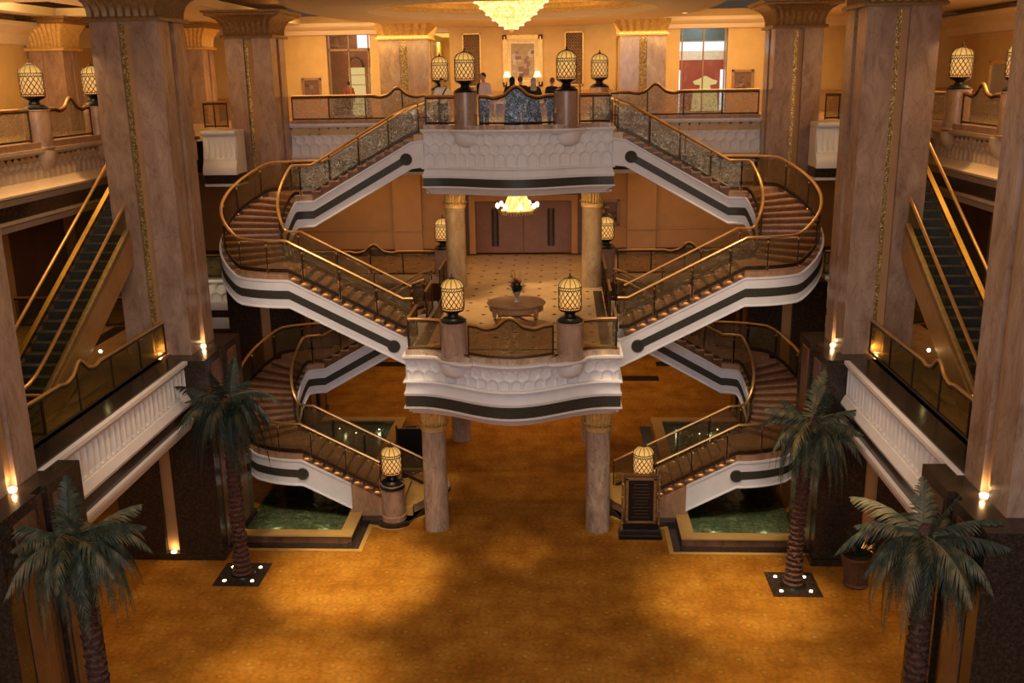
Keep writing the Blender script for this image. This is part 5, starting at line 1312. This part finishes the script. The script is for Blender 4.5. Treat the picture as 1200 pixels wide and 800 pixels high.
# middle level under the top balcony
area('middle_wash', (-.3, 40.5, 10.4), (-.3, 41.5, 6.5), 7, 150, GOLD, 3)
spot('middle_spot', (.9, 38.0, 10.4), (.9, 36.8, 6.5), 620, WARM, 70)
spot('middle_spot', (-1.2, 34.6, 10.4), (-.6, 34.0, 6.5), 620, WARM, 70)
for s in (-1, 1): area('middle_wash', (s * 7.5, 43, 10.4), (s * 7.5, 43.5, 6.5), 6, 65, GOLD, 2)
# light from the high atrium ceiling, with added fill lights
for s in (-1, 1):
    spot('carpet_spot', (s * 5.0, 20, 16.6), (-4.7, 26.2, 0) if s < 0 else (6.4, 25.4, 0), 20500 if s < 0 else 14000, (1., .76, .40), 21, .9, .25)
    spot('carpet_spot', (s * 6.5, 16, 16.6), (-5.2, 20.6, 0) if s < 0 else (6.6, 20.2, 0), 12500 if s < 0 else 7500, (1., .74, .40), 21, .9, .25)
    spot('stair_spot', (s * 5.5, 22, 16.6), (s * 6.2, 29.6, 6), 2600, (1., .80, .58), 40, .8, .3)
    spot('stair_spot', (s * 9.0, 33, 16.6), (s * 7.6, 33.5, 8), 1500, (1., .70, .40), 60, .8, .3)
    spot('pool_fill_spot', (s * 6.6, 24.5, 16.6), (s * 7.0, 29.4, 0), 3200, (1., .88, .66), 14, .8, .2)  # spot added to brighten the dark pool
    spot('stair_foot_spot', (s * 3.6, 25.0, 16.6), (s * 3.5, 30.8, 0), 2800, (1., .74, .40), 12, .8, .2)
    spot('granite_fill_spot', (s * 5.5, 21, 16.6), (s * 9.2, 24, 2), 1800, (1., .66, .36), 40, .9, .3)  # spot added to lift the dark granite bases
    for px, py in ((6.2, 38.6), (7.6, 38.4), (6.4, 29.4), (8.0, 29.4)):  # unseen point lights added below the water to brighten the basin
        ld = bpy.data.lights.new('pool_fill', 'POINT'); ld.energy = 3; ld.color = (1., .95, .7); ld.shadow_soft_size = .05
        lo = bpy.data.objects.new('pool_fill', ld); COL.objects.link(lo); lo.location = (s * px, py, .15)
for s in (-1, 1): spot('podium_spot', (s * .3, 24.5, 16.4), (s * 3.6, 31.2, .4), 3200, (1., .74, .40), 9, .8, .2)
spot('carpet_spot', (0, 20, 16.6), (.1, 28.0, 0), 3600, (1., .66, .32), 8, .8, .25)
area('atrium_sky', (0, -5, 16.5), (0, 32, 7), 18, 3000, (1., .95, 1.), 7)
area('atrium_fill', (0, 20, 16.5), (0, 24, 0), 14, 520, (1., .76, .52), 8)
for s in (-1, 1): area('back_carpet', (s * 5, 47, 6.0), (s * 5, 47, 0), 6, 170, GOLD, 6)
area('back_carpet', (0, 41, 5.9), (0, 41, 0), 4, 200, GOLD, 6)
for s in (-1, 1): area('gallery_glow', (s * 13.4, 38.2, 6.9), (s * 13.4, 39.4, 5.8), 1.5, 9, (1., .8, .5), .3)
for s in (-1, 1): area('side_glow', (s * 14.8, 25, 11.9), (s * 14.8, 25, 6.5), 3, 110, GOLD, 12, 75)
for s in (-1, 1): area('ceiling_fill', (s * 17, 32, 13.4), (s * 17, 32, 17), 3, 170, WARM, 14)  # unseen upward lights added to brighten the side ceilings
for s in (-1, 1): area('under_balcony', (s * 13.5, 24, 4.1), (s * 13.5, 24, 0), 4, 120, GOLD, 10)
w = bpy.data.worlds.new('world'); SC.world = w; w.use_nodes = True
w.node_tree.nodes['Background'].inputs[0].default_value = (1., .74, .48, 1); w.node_tree.nodes['Background'].inputs[1].default_value = .06
SC.view_settings.view_transform = 'Standard'; SC.view_settings.look = 'None'; SC.view_settings.exposure = 0.; SC.view_settings.gamma = 1.
SC.cycles.transparent_max_bounces = 24; SC.cycles.max_bounces = 8; SC.cycles.caustics_reflective = False; SC.cycles.caustics_refractive = False
SC.cycles.sample_clamp_indirect = 4.; SC.cycles.use_denoising = True
